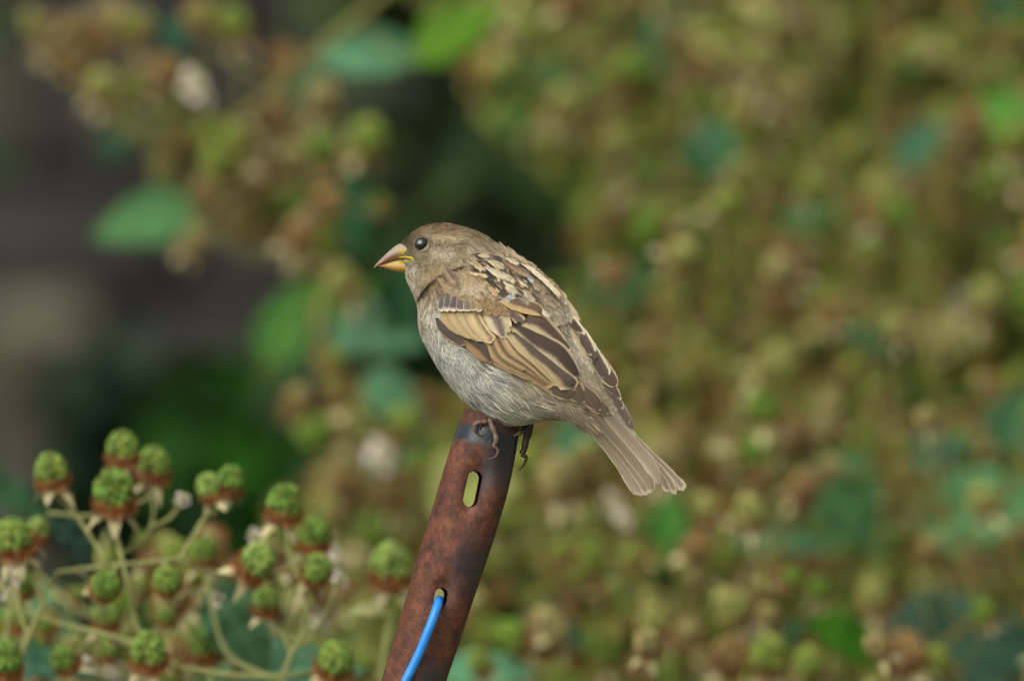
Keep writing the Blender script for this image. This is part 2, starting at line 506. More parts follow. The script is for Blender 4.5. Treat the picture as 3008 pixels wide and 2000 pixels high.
# ================================================================== POST AND WIRE
PIPE_TOP = np.array([1448.0, 1219.0]); 
def rust_material():
    m, nt, b = new_mat("rusty_painted_steel")
    al = node(nt, "ShaderNodeAttribute", attribute_name="along").outputs["Fac"]    # pixels down from the rim
    an = node(nt, "ShaderNodeAttribute", attribute_name="ang").outputs["Fac"]      # cos of the angle from +X
    n1 = noise_node(nt, 210, 7, 0.7).outputs["Fac"]
    n2 = noise_node(nt, 800, 5, 0.7).outputs["Fac"]
    n3 = noise_node(nt, 45, 3, 0.5).outputs["Fac"]
    rust = ramp(nt, n1, [(0.30, lin((44, 32, 28))), (0.43, lin((80, 46, 32))), (0.56, lin((106, 60, 38))), (0.72, lin((132, 84, 58)))]).outputs[0]
    fine = ramp(nt, n2, [(0.3, (0.62, 0.6, 0.58)), (0.5, (0.97, 0.97, 0.97)), (0.72, (1.35, 1.3, 1.25))]).outputs[0]
    rust = mix_rgb(nt, 1.0, rust, fine, 'MULTIPLY')
    # black paint that survives: a band below the rim and a flake on the right flank; upper flank adds painted shade
    wob = math_node(nt, 'MULTIPLY_ADD', n3, 60.0, -30.0)
    wob = math_node(nt, 'MULTIPLY_ADD', n1, 60.0, math_node(nt, 'ADD', wob, -12.0))
    a2 = math_node(nt, 'ADD', al, wob)
    def band(lo, hi, soft):
        r1 = node(nt, "ShaderNodeMapRange"); r1.inputs["From Min"].default_value = lo - soft; r1.inputs["From Max"].default_value = lo + soft
        r2 = node(nt, "ShaderNodeMapRange"); r2.inputs["From Min"].default_value = hi + soft; r2.inputs["From Max"].default_value = hi - soft
        nt.links.new(a2, r1.inputs["Value"]); nt.links.new(a2, r2.inputs["Value"])
        return math_node(nt, 'MULTIPLY', r1.outputs[0], r2.outputs[0])
    hi_ang = node(nt, "ShaderNodeMapRange"); hi_ang.inputs["From Min"].default_value = 0.15; hi_ang.inputs["From Max"].default_value = 0.55
    nt.links.new(math_node(nt, 'MULTIPLY_ADD', n1, 0.5, an), hi_ang.inputs["Value"])
    p1 = band(62, 116, 7)
    p2 = math_node(nt, 'MULTIPLY', band(40, 215, 40), node_sub(nt, hi_ang.outputs[0]))  # surviving paint and the flank's shade share this dark mask
    p3 = math_node(nt, 'MULTIPLY', math_node(nt, 'MULTIPLY', band(390, 520, 46), hi_ang.outputs[0]), 0.75)
    p4 = math_node(nt, 'MULTIPLY', band(760, 900, 40), node_sub(nt, hi_ang.outputs[0]))
    pm = math_node(nt, 'MAXIMUM', math_node(nt, 'MAXIMUM', p1, p2), math_node(nt, 'MAXIMUM', p3, p4))
    chip = node(nt, "ShaderNodeMapRange"); chip.inputs["From Min"].default_value = 0.78; chip.inputs["From Max"].default_value = 0.70
    nt.links.new(n1, chip.inputs["Value"])
    pm = math_node(nt, 'MULTIPLY', pm, chip.outputs[0])
    paint = mix_rgb(nt, n2, lin((32, 37, 43)), lin((54, 59, 66)))
    col = mix_rgb(nt, pm, rust, paint)
    nt.links.new(col, b.inputs["Base Color"])
    ro = node(nt, "ShaderNodeMapRange"); ro.inputs["To Min"].default_value = 0.72; ro.inputs["To Max"].default_value = 0.27
    nt.links.new(pm, ro.inputs["Value"]); nt.links.new(ro.outputs[0], b.inputs["Roughness"])
    h = math_node(nt, 'ADD', math_node(nt, 'MULTIPLY', n2, 0.6), n1)
    h = math_node(nt, 'MULTIPLY', h, math_node(nt, 'SUBTRACT', 1.15, pm))
    bump(nt, b, h, 0.45, 0.0006)
    return m
def node_sub(nt, x):
    return math_node(nt, 'MULTIPLY', x, 0.85)

def steel_post():
    # centre line and half-width in photo pixels (slightly pinched head)
    cl = np.array([(1447, 1221), (1437, 1258), (1416, 1340), (1391, 1435), (1352, 1565), (1310, 1700), (1262, 1850), (1215, 2000), (1181, 2110)], float)
    hw = np.array([85, 89, 96, 101, 99, 97, 94, 92, 92], float)
    tdir = (cl[-1] - cl[-2]) / np.linalg.norm(cl[-1] - cl[-2])
    n = 190
    P = catmull(np.hstack([cl, hw[:, None]]), n)
    path3 = W(P[:, 0], P[:, 1], 0.0)
    # run on down to the ground
    d = path3[-1] - path3[-2]; d /= np.linalg.norm(d)
    k = (path3[-1][2] + 0.05) / -d[2]
    path3 = np.vstack([path3, path3[-1] + d * (np.linspace(0, 1, 14)[1:, None] * k)])
    R = np.r_[P[:, 2], np.full(13, 92.0)] * PX
    s = np.r_[0, np.cumsum(np.linalg.norm(np.diff(path3, axis=0), axis=1))] / PX
    T = np.gradient(path3, axis=0); T /= np.linalg.norm(T, axis=1)[:, None]
    Yv = np.array([0, 1.0, 0]); A = np.cross(Yv, T); A /= np.linalg.norm(A, axis=1)[:, None]
    A = np.where(A[:, :1] < 0, -A, A)
    na = 120
    th = np.linspace(0, 2 * np.pi, na, endpoint=False)
    def shell(inset):
        r = np.repeat((R - inset * PX)[:, None], na, 1)
        ca, sa = np.cos(th)[None], np.sin(th)[None]
        # the punched holes drew the wall inward
        for (ps, amp, sl, sw) in ((221.0, 44.0, 84.0, 0.42), (545.0, 30.0, 52.0, 0.36)):
            face = np.exp(-((np.abs(np.abs(th) - np.pi / 2)) / sw) ** 2)[None] + np.exp(-((np.abs(th - 3 * np.pi / 2)) / sw) ** 2)[None]
            r -= amp * PX * np.exp(-((s[:, None] - ps) / sl) ** 2) * face
        r += 0.7 * PX * np.sin(s[:, None] * .021 + 2 * th[None]) 
        return path3[:, None] + r[..., None] * (ca[..., None] * A[:, None] + sa[..., None] * Yv)
    O, I = shell(0).reshape(-1, 3), shell(13).reshape(-1, 3)
    m = len(path3)
    Fo = grid_faces(m, na, True); Fi = grid_faces(m, na, True, off=m * na)[:, ::-1]
    j = np.arange(na); j2 = (j + 1) % na
    rim = np.stack([j, m * na + j, m * na + j2, j2], -1)
    e = (m - 1) * na
    rim2 = np.stack([e + j2, m * na + e + j2, m * na + e + j, e + j], -1)
    V = np.vstack([O, I]); F = np.vstack([Fo, Fi, rim, rim2])
    al = np.tile(np.repeat(s, na), 2); ang = np.tile(np.tile(np.cos(th), m), 2)
    mat = rust_material()
    base = np.array([path3[-1][0], 0.0, 0.0])
    me = mesh_data("tube", V - base, F[:, ::-1], floats={"along": al, "ang": ang}, mats=[mat])
    tmp = bpy.data.objects.new("tmp_tube", me); COL.objects.link(tmp)
    # cutters: an obround slot and a round hole, straight through both walls
    cuts = []
    def cutter(cx, cy, half_len, rad, tilt):
        q = []
        for k2 in range(24):
            a = 2 * math.pi * k2 / 24
            lx, ly = rad * math.cos(a), rad * math.sin(a) + (half_len if math.sin(a) >= 0 else -half_len)
            q.append((cx + lx * math.cos(tilt) + ly * math.sin(tilt), cy - lx * math.sin(tilt) + ly * math.cos(tilt)))
        q = np.array(q)
        a0, a1 = W(q[:, 0] + 15, q[:, 1], -220.0), W(q[:, 0] - 19, q[:, 1] + 2, 220.0)       # punched a little askew
        VV = np.vstack([a0, a1]) - base
        FF = [list(range(24))[::-1], list(range(24, 48))] + [[i, (i + 1) % 24, 24 + (i + 1) % 24, 24 + i] for i in range(24)]
        mc = mesh_data("cutter", VV, FF, smooth=False)
        oc = bpy.data.objects.new("cutter", mc); COL.objects.link(oc); cuts.append(oc)
    cutter(1385, 1435, 32, 22, -0.20)
    cutter(1291, 1752, 8, 19, -0.20)
    for oc in cuts:
        md = tmp.modifiers.new("cut", 'BOOLEAN'); md.object = oc; md.operation = 'DIFFERENCE'; md.solver = 'EXACT'
    bpy.context.view_layer.update()
    dg = bpy.context.evaluated_depsgraph_get()
    res = bpy.data.meshes.new_from_object(tmp.evaluated_get(dg), preserve_all_data_layers=True, depsgraph=dg)
    for oc in cuts: bpy.data.objects.remove(oc, do_unlink=True)
    bpy.data.objects.remove(tmp, do_unlink=True)
    res.name = "steel_post"
    o = bpy.data.objects.new("steel_post", res); o.location = base; COL.objects.link(o)
    o["label"] = "leaning rusty steel pipe post with a slot, flaking black paint, sparrow on top"
    o["category"] = "post"
    return path3
PIPE_PATH = steel_post()

def blue_wire():
    pts = [(1240, 2100, 190), (1262, 1900, 165), (1284, 1800, 140), (1291, 1768, 110), (1290, 1764, 40), (1290, 1762, -50),
           (1288, 1768, -98), (1281, 1790, -120), (1268, 1826, -128), (1250, 1872, -128), (1228, 1925, -122), (1190, 2002, -118), (1150, 2090, -116)]
    p = catmull(pts, 90)
    P3 = W(p[:, 0], p[:, 1], p[:, 2])
    dn = PIPE_PATH[-1] - PIPE_PATH[-2]; dn /= np.linalg.norm(dn)
    def down(a, n):
        k = (a[2] + 0.01) / -dn[2]
        t = np.linspace(0, 1, n)[1:, None]
        w = a + dn * (t * k)
        w[:, 0] += 0.012 * np.sin(t[:, 0] * 9); return w
    P3 = np.vstack([down(P3[0], 24)[::-1], P3, down(P3[-1], 24)])
    V, F = tube(P3, 13.5 * PX, 14)
    m, nt, b = new_mat("blue_plastic_insulation")
    c = mix_rgb(nt, noise_node(nt, 260, 4).outputs["Fac"], lin((10, 110, 214)), lin((60, 164, 240)))
    nt.links.new(c, b.inputs["Base Color"]); b.inputs["Roughness"].default_value = 0.34
    b.inputs["Specular IOR Level"].default_value = 0.5
    bump(nt, b, noise_node(nt, 150, 3).outputs["Fac"], 0.12, 0.0006)
    top("blue_wire", V, F, m, "bright blue plastic coated wire threaded through the rusty post", "wire", base=(P3[-1][0], P3[-1][1], 0))
blue_wire()

# ================================================================== THE SPARROW
# body: cross-sections given by a back point, a belly point (photo pixels), half-depth and depth of the centre
SEC = np.array([
    # back x, y,   belly x, y,  half depth, centre depth
    (1178, 717, 1188, 800, 34, 40), (1200, 693, 1196, 826, 58, 40), (1242, 666, 1208, 850, 80, 38), (1300, 656, 1220, 880, 96, 34),
    (1363, 667, 1227, 905, 106, 28), (1420, 690, 1229, 930, 116, 22), (1464, 725, 1232, 958, 132, 14), (1524, 770, 1246, 995, 150, 8),
    (1584, 812, 1269, 1036, 168, 0), (1633, 856, 1299, 1084, 178, -8), (1672, 910, 1334, 1134, 180, -18), (1707, 968, 1380, 1180, 172, -30),
    (1738, 1025, 1436, 1218, 155, -42), (1762, 1080, 1508, 1240, 130, -54), (1780, 1130, 1580, 1236, 105, -64), (1798, 1180, 1648, 1226, 80, -72),
    (1826, 1235, 1716, 1243, 48, -80), (1862, 1290, 1782, 1296, 20, -88), (1935, 1370, 1850, 1400, 12, -108), (2020, 1440, 1930, 1470, 8, -130)], float)
NB = 18                                     # the last two rows only carry the tail's depth
def sec_at(t):
    """smooth interpolation of the section table, t in section index units"""
    t = np.clip(np.asarray(t, float), 0, len(SEC) - 1.0001)
    i = t.astype(int); f = (t - i)[..., None]
    P = np.vstack([2 * SEC[0] - SEC[1], SEC, 2 * SEC[-1] - SEC[-2]])
    a, b, c, d = P[i], P[i + 1], P[i + 2], P[i + 3]
    return 0.5 * (2 * b + (c - a) * f + (2 * a - 5 * b + 4 * c - d) * f ** 2 + (3 * b - a - 3 * c + d) * f ** 3)
def body_px(t, th, grow=0.0):
    """point on the body in (px, py, depth px); th=0 back, pi/2 facing the camera, pi belly"""
    q = sec_at(t)
    c, s = np.cos(th), np.sin(th)
    B, Vv = q[..., 0:2], q[..., 2:4]
    M, h = (B + Vv) / 2, (B - Vv) / 2
    hl = np.linalg.norm(h, axis=-1, keepdims=True) + 1e-9
    ax = M + (h + h / hl * np.asarray(grow)[..., None]) * c[..., None]
    d = q[..., 5] - (q[..., 4] + grow) * np.sign(s) * np.abs(s) ** 0.92
    P = np.concatenate([ax, d[..., None]], -1)
    # the head feathers end in a fold over the breast
    sh = P.shape[:-1]; q2 = P[..., :2].reshape(-1, 2)
    dist = np.full(len(q2), 1e9); side = np.zeros(len(q2))
    for a, b in zip(COLLAR[:-1], COLLAR[1:]):
        ab = b - a; tt = np.clip(((q2 - a) @ ab) / (ab @ ab), 0, 1)
        r = q2 - (a + tt[:, None] * ab); dd = np.linalg.norm(r, axis=1)
        sg = np.sign(ab[0] * r[:, 1] - ab[1] * r[:, 0]); m = dd < dist
        dist[m] = dd[m]; side[m] = sg[m]
    k = np.where(side > 0, -7 * np.exp(-(dist / 22) ** 2), 9 * np.exp(-(dist / 11) ** 2)).reshape(sh)
    P[..., 2] += k * np.clip(s * 3, 0, 1)
    return P
COLLAR = np.array([(1352, 786), (1318, 798), (1284, 816), (1258, 836), (1238, 860), (1222, 888)], float)

# depth field of the near side
_t = np.linspace(0, len(SEC) - 1.01, 260); _w = np.linspace(-1.45, 1.45, 110)
_T, _Wt = np.meshgrid(_t, _w, indexing='ij')
_q = sec_at(_T)
_fx = (_q[..., 0] + _q[..., 2]) / 2 + (_q[..., 0] - _q[..., 2]) / 2 * _Wt
_fy = (_q[..., 1] + _q[..., 3]) / 2 + (_q[..., 1] - _q[..., 3]) / 2 * _Wt
_fd = _q[..., 5] - _q[..., 4] * np.sqrt(np.clip(1 - _Wt ** 2, 0.10, 1))
KD = kdtree.KDTree(_fx.size)
_flat = np.stack([_fx.ravel(), _fy.ravel()], -1); _fdf = _fd.ravel(); _tf = _T.ravel(); _wf = _Wt.ravel()
for i, (x, y) in enumerate(_flat.tolist()): KD.insert((x, y, 0), i)
KD.balance()
def depth_at(px, py):
    out = np.empty(len(px))
    for i, (x, y) in enumerate(zip(px, py)):
        s = w = 0.0
        for (_, k, dd) in KD.find_n((x, y, 0), 5):
            g = 1 / (dd + 0.5); s += g * _fdf[k]; w += g
        out[i] = s / w
    return out

# named zoom frames in which the plumage was measured
FR = {'R1': (1060, 600, 4.356), 'R2': (1180, 700, 2.613), 'R3': (1300, 1100, 3.104), 'W1': (1240, 760, 5.228),
      'W2': (1380, 880, 5.226), 'W3': (1380, 720, 7.128), 'W4': (1560, 900, 4.125)}
def fr(f, pts):
    x0, y0, s = FR[f]
    p = np.asarray(pts, float)
    return np.stack([x0 + p[..., 0] / s, y0 + p[..., 1] / s], -1)

# plumage colours and painted collar shade (photo sRGB), soft ellipses over a base
BLOBS = [  # x, y, rx, ry, angle deg, rgb, weight
    (1260, 1000, 110, 170, 0, (186, 183, 172), 0.95), (1330, 1080, 120, 90, 45, (182, 182, 176), 0.9), (1420, 1160, 120, 60, 25, (176, 175, 166), 0.9),
    (1440, 1090, 70, 26, 32, (186, 184, 180), 0.8), (1560, 1190, 120, 60, 20, (164, 158, 140), 0.9), (1480, 1230, 90, 30, 12, (158, 153, 134), 0.8),
    (1235, 900, 28, 60, 0, (176, 168, 148), 0.9), (1660, 1200, 60, 40, 40, (172, 156, 128), 0.8),
    (1700, 1240, 60, 40, 45, (176, 160, 134), 0.9),
    (1300, 690, 130, 60, 0, (148, 132, 106), 0.9), (1290, 668, 95, 18, 4, (130, 108, 82), 0.8), (1400, 700, 60, 50, 35, (154, 139, 113), 0.9),
    (1193, 706, 22, 30, 30, (96, 82, 62), 0.9), (1200, 730, 20, 28, 0, (92, 84, 66), 0.9), (1212, 690, 24, 22, 30, (116, 96, 70), 0.7),
    (1314, 699, 54, 9, 4, (194, 177, 142), 0.88), (1284, 717, 34, 7, 6, (106, 84, 58), 0.92), (1300, 744, 54, 24, 12, (180, 169, 146), 0.9),
    (1232, 754, 20, 16, 0, (112, 102, 82), 0.75), (1236, 790, 30, 26, 0, (142, 130, 106), 0.85), (1199, 834, 14, 30, 0, (192, 184, 168), 0.8),
    (1208, 790, 12, 14, 0, (196, 190, 180), 0.7), (1270, 806, 40, 24, 35, (158, 142, 114), 0.8), (1250, 850, 30, 36, 0, (142, 126, 100), 0.75),
    (1290, 818, 44, 4.5, -32, (86, 72, 52), 0.85), (1244, 858, 30, 4.5, -50, (92, 78, 58), 0.8), (1344, 736, 12, 40, 20, (124, 106, 76), 0.55), (1372, 760, 40, 24, 40, (160, 140, 108), 0.8),  # first two lines: dark underfeather and overlap shade, painted together
    (1600, 850, 70, 40, 45, (158, 138, 108), 0.9), (1640, 930, 40, 60, -30, (172, 158, 134), 0.9), (1680, 1020, 34, 80, -28, (188, 180, 162), 0.95),
    (1735, 1120, 34, 80, -30, (168, 152, 126), 0.9), (1790, 1210, 40, 60, -40, (160, 144, 118), 0.9),
    (1480, 770, 60, 40, 40, (150, 126, 92), 0.9), (1340, 840, 80, 45, 20, (160, 128, 86), 0.9), (1400, 860, 80, 40, 30, (150, 116, 80), 0.8),
]
def plume_color(px, py):
    px, py = np.asarray(px, float), np.asarray(py, float)
    c = np.tile(np.array([158., 146., 120.]), (len(px), 1))
    for (x, y, rx, ry, a, rgb, w) in BLOBS:
        ca, sa = math.cos(math.radians(a)), math.sin(math.radians(a))
        dx, dy = px - x, py - y
        u, v = (dx * ca + dy * sa) / rx, (-dx * sa + dy * ca) / ry
        k = (w * np.exp(-(u * u + v * v) ** 1.3))[:, None]
        c = c * (1 - k) + np.array(rgb) * k
    return c

BIRD_BASE = W(1450, 1232, 0)
bird = thing("sparrow", BIRD_BASE, "brown and grey house sparrow perched on top of the rusty post", "bird")

def build_body():
    nt_, na = 90, 72
    t = np.linspace(0, NB - 1, nt_); th = np.linspace(0, 2 * np.pi, na, endpoint=False)
    T, TH = np.meshgrid(t, th, indexing='ij')
    P = body_px(T, TH, np.full(T.shape, -3.0)).reshape(-1, 3)
    V = W(P[:, 0], P[:, 1], P[:, 2])
    F = grid_faces(nt_, na, True).tolist() + [list(range(na)), list(range((nt_ - 1) * na, nt_ * na))[::-1]]
    c = lin(plume_color(P[:, 0], P[:, 1])) * 0.8
    return part("body", V, F, MAT_PLUME, bird, colors={"Col": c})
build_body()

def in_poly(px, py, poly):
    poly = np.asarray(poly); r = np.zeros(len(px), bool)
    j = len(poly) - 1
    for i in range(len(poly)):
        xi, yi = poly[i]; xj, yj = poly[j]
        c = ((yi > py) != (yj > py)) & (px < (xj - xi) * (py - yi) / (yj - yi + 1e-12) + xi)
        r ^= c; j = i
    return r
WING_POLY = fr('R2', [(262, 610), (300, 545), (420, 520), (640, 500), (700, 470), (1050, 560), (1300, 850), (1360, 1070), (1590, 1320), (1400, 1260), (1140, 1150), (690, 950), (480, 825)])

MANTLE_POLY = fr('W3', [(60, 200), (450, 130), (760, 180), (1250, 380), (1850, 950), (1980, 1300), (2050, 1500), (1700, 1560), (1500, 1250), (1050, 1100), (600, 1100), (300, 820), (60, 640)])

def plumage(n=95000):
    """soft body plumage: fine barbs lying along the body, longer and looser on belly and flanks"""
    t = RNG.uniform(0, 1, n) ** 0.92 * 16.6
    th = RNG.uniform(0, 2 * np.pi, n)
    P0 = body_px(t, th)
    front = np.sin(th) > -0.15
    keep = front | (RNG.uniform(0, 1, n) < 0.35)
    keep &= ~(in_poly(P0[:, 0], P0[:, 1], WING_POLY) & (np.sin(th) > 0))
    keep &= ~(in_poly(P0[:, 0], P0[:, 1], MANTLE_POLY) & (np.sin(th) > 0)) | (RNG.uniform(0, 1, n) < .04)
    keep &= ~(((P0[:, 0] - 1200) / 20) ** 2 + ((P0[:, 1] - 765) / 14) ** 2 < 1)
    keep &= ~((t > 15.2) & (np.sin(th) > 0.1))
    eye = (P0[:, 0] - 1239) ** 2 + (P0[:, 1] - 718) ** 2 < 24 ** 2
    keep &= ~(eye & (np.sin(th) > 0))
    t, th, P0 = t[keep], th[keep], P0[keep]; n = len(t)
    belly = np.clip((-np.cos(th) + 0.25) * 1.2, 0, 1) * np.clip((t - 5) / 3, 0, 1)
    head = np.clip((6 - t) / 2, 0, 1)
    lower = np.clip((t - 9) / 3, 0, 1) * belly
    L = 30 + 34 * belly + 20 * lower - 15 * head                         # pixels
    L *= np.exp(RNG.normal(0, 0.22, n))
    # pixels per unit t
    P1 = body_px(t + 0.25, th); step = np.linalg.norm(P1 - P0, axis=1) / 0.25 + 5
    dt = np.minimum(L / step, 3.0)
    clump = np.array([mnoise.noise(Vector((a * 0.9, b * 2.2, 3.1))) for a, b in zip(t, th)])
    clump2 = np.array([mnoise.noise(Vector((a * 2.7, b * 6.5, 9.1))) for a, b in zip(t, th)])
    dth = (0.26 * clump + 0.25 * clump2 + RNG.normal(0, 0.10, n)) * (0.35 + 0.9 * belly) / np.clip(t / 6, 0.5, 2)
    lift = (3.0 + 6.0 * belly + RNG.uniform(0, 3.5, n) + 3.5 * np.clip(clump2, 0, 1)) * (1 - 0.45 * head)
    stray = (RNG.uniform(0, 1, n) < .07) * lower
    lift = lift * (1 + 1.6 * stray); dt = dt * (1 + .5 * stray)
    K = 4; rows = []
    for k in range(K):
        f = k / (K - 1)
        tt = np.minimum(t + dt * f, 16.7)
        rows.append(body_px(tt, th + dth * f * f, lift * (f ** 0.8) - 1.0))
    R = np.stack(rows, 1)                                  # n,K,3
    Wd = W(R[..., 0], R[..., 1], R[..., 2])
    tang = np.gradient(Wd, axis=1)
    M = body_px(t, th, np.full(n, 12.0)); nor = W(M[:, 0], M[:, 1], M[:, 2]) - W(P0[:, 0], P0[:, 1], P0[:, 2])
    nor += RNG.normal(0, 0.3, nor.shape) * np.linalg.norm(nor, axis=1)[:, None]
    side = np.cross(tang, nor[:, None]); side /= np.linalg.norm(side, axis=2)[..., None] + 1e-12
    wd = (RNG.uniform(0.7, 1.4, n) + 0.35 * belly - .25 * head) * PX
    prof = np.array([0.8, 1.0, 0.75, 0.12])
    A = Wd - side * (wd[:, None] * prof)[..., None]; B = Wd + side * (wd[:, None] * prof)[..., None]
    V = np.stack([A, B], 2).reshape(-1, 3)                 # n*K*2
    i = np.arange(n)[:, None] * (2 * K) + (np.arange(K - 1) * 2)[None]
    F = np.stack([i, i + 1, i + 3, i + 2], -1).reshape(-1, 4)
    c = plume_color(P0[:, 0], P0[:, 1])
    tone = 1 + (0.15 - .06 * head[:, None]) * RNG.normal(0, 1, (n, 1)) + (0.16 - .06 * head[:, None] + .22 * belly[:, None]) * clump2[:, None]
    c = lin(np.clip(c * np.clip(tone, 0.6, 1.35), 0, 255)) 
    warm = (RNG.uniform(0, 1, n) < 0.12)[:, None] * np.array([0.06, 0.03, -0.02])
    c = np.clip(c * (1 + warm * 3), 0, 1)
    cv = np.repeat(c, 2 * K, axis=0).reshape(n, K, 2, 3)
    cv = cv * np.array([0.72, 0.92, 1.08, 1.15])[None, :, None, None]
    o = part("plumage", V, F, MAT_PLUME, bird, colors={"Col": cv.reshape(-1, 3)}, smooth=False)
    o["kind"] = "stuff"
plumage()

# ---------------------------------------------------------------- feathers with a vane of their own
def soften(c, k=.2):
    c = np.asarray(c, float); return (c * (1 - k) + c.mean() * k) * np.array([1.0, .985, .95])

def feather_arrays(Lp, Rp, layer, cc, ce, ewL, ewR, ewT, na=15, nb=9, tilt=0.0, ragged=1.2, order=2, rough_tip=1.0):
    """vane ruled between a left and a right edge (photo px), laid on the body's near surface"""
    L, R = catmull(Lp, na), catmull(Rp, na)
    u = np.linspace(0, 1, nb)
    G = L[:, None] * (1 - u)[None, :, None] + R[:, None] * u[None, :, None]
    v = np.linspace(0, 1, na)
    # rounded tip: pull the outer edges back a little at the very end
    g = G.reshape(-1, 2)
    d = depth_at(g[:, 0], g[:, 1]).reshape(na, nb)
    # smooth the depth with a low-order surface so the vane stays a clean sheet
    U2, V2 = np.meshgrid(2 * u - 1, 2 * v - 1); X, Y = U2.ravel(), V2.ravel()
    A = np.stack([np.ones_like(X), X, Y, X * Y, X * X, Y * Y], -1)
    co, *_ = np.linalg.lstsq(A, d.ravel(), rcond=None)
    d = (A @ co).reshape(na, nb)
    width = np.linalg.norm(R - L, axis=1).mean()
    camber = -0.10 * width * (1 - (2 * u - 1) ** 2)[None]
    d = d + camber - 9.0 - layer * 2.3 - tilt * v[:, None]
    # ragged outline
    sL = np.linalg.norm(np.diff(L, axis=0), axis=1).sum()
    jig = RNG.normal(0, ragged, (na, nb, 2)); jig[:, 1:-1] *= 0.15; jig[0] *= 0.2
    G = G + jig
    P = W(G[..., 0], G[..., 1], d)
    mL = 1 - u[None] / max(ewL, 1e-3); mR = 1 - (1 - u[None]) / max(ewR, 1e-3)
    mT = 1 - (1 - v[:, None]) / max(ewT, 1e-3)
    m = np.clip(np.maximum(np.maximum(mL, mR) + 0 * v[:, None], mT), -1, 1)
    n = na * nb
    cc, ce = soften(cc), soften(ce)
    at = dict(cc=np.tile(lin(cc), (n, 1)), ce=np.tile(lin(ce), (n, 1)))
    fl = dict(m=m.ravel(), w=np.full(n, RNG.uniform(0, 50)), u=np.broadcast_to(2 * u - 1, (na, nb)).ravel(), v=np.broadcast_to((v * sL)[:, None], (na, nb)).ravel())
    F = grid_faces(na, nb)
    return P.reshape(-1, 3), F, at, fl

def solid(P, F, at, fl, na, nb, th=1.0):
    """give the vane a little thickness"""
    back = P + np.array([0, th * PX, 0])
    n = len(P)
    i = np.arange(na * nb).reshape(na, nb)
    ring = np.r_[i[0, :], i[1:, -1], i[-1, -2::-1], i[-2:0:-1, 0]]
    r2 = np.roll(ring, -1)
    side = np.stack([ring, r2, r2 + n, ring + n], -1)
    return (np.vstack([P, back]), np.vstack([F, F[:, ::-1] + n, side]),
            {k: np.vstack([a, a]) for k, a in at.items()}, {k: np.r_[a, a] for k, a in fl.items()})

def feather(parent, f, L, R, layer, cc, ce, ewL=0.15, ewR=0.15, ewT=0.08, tilt=0.0, name="feather", ragged=0.8):
    na, nb = 17, 11
    P, F, at, fl = feather_arrays(fr(f, L), fr(f, R), layer + 1.2, cc, ce, ewL, ewR, ewT, na, nb, tilt, ragged)
    P, F, at, fl = solid(P, F, at, fl, na, nb)
    return part(name, P, F, MAT_FEATHER, parent, colors=at, floats=fl)

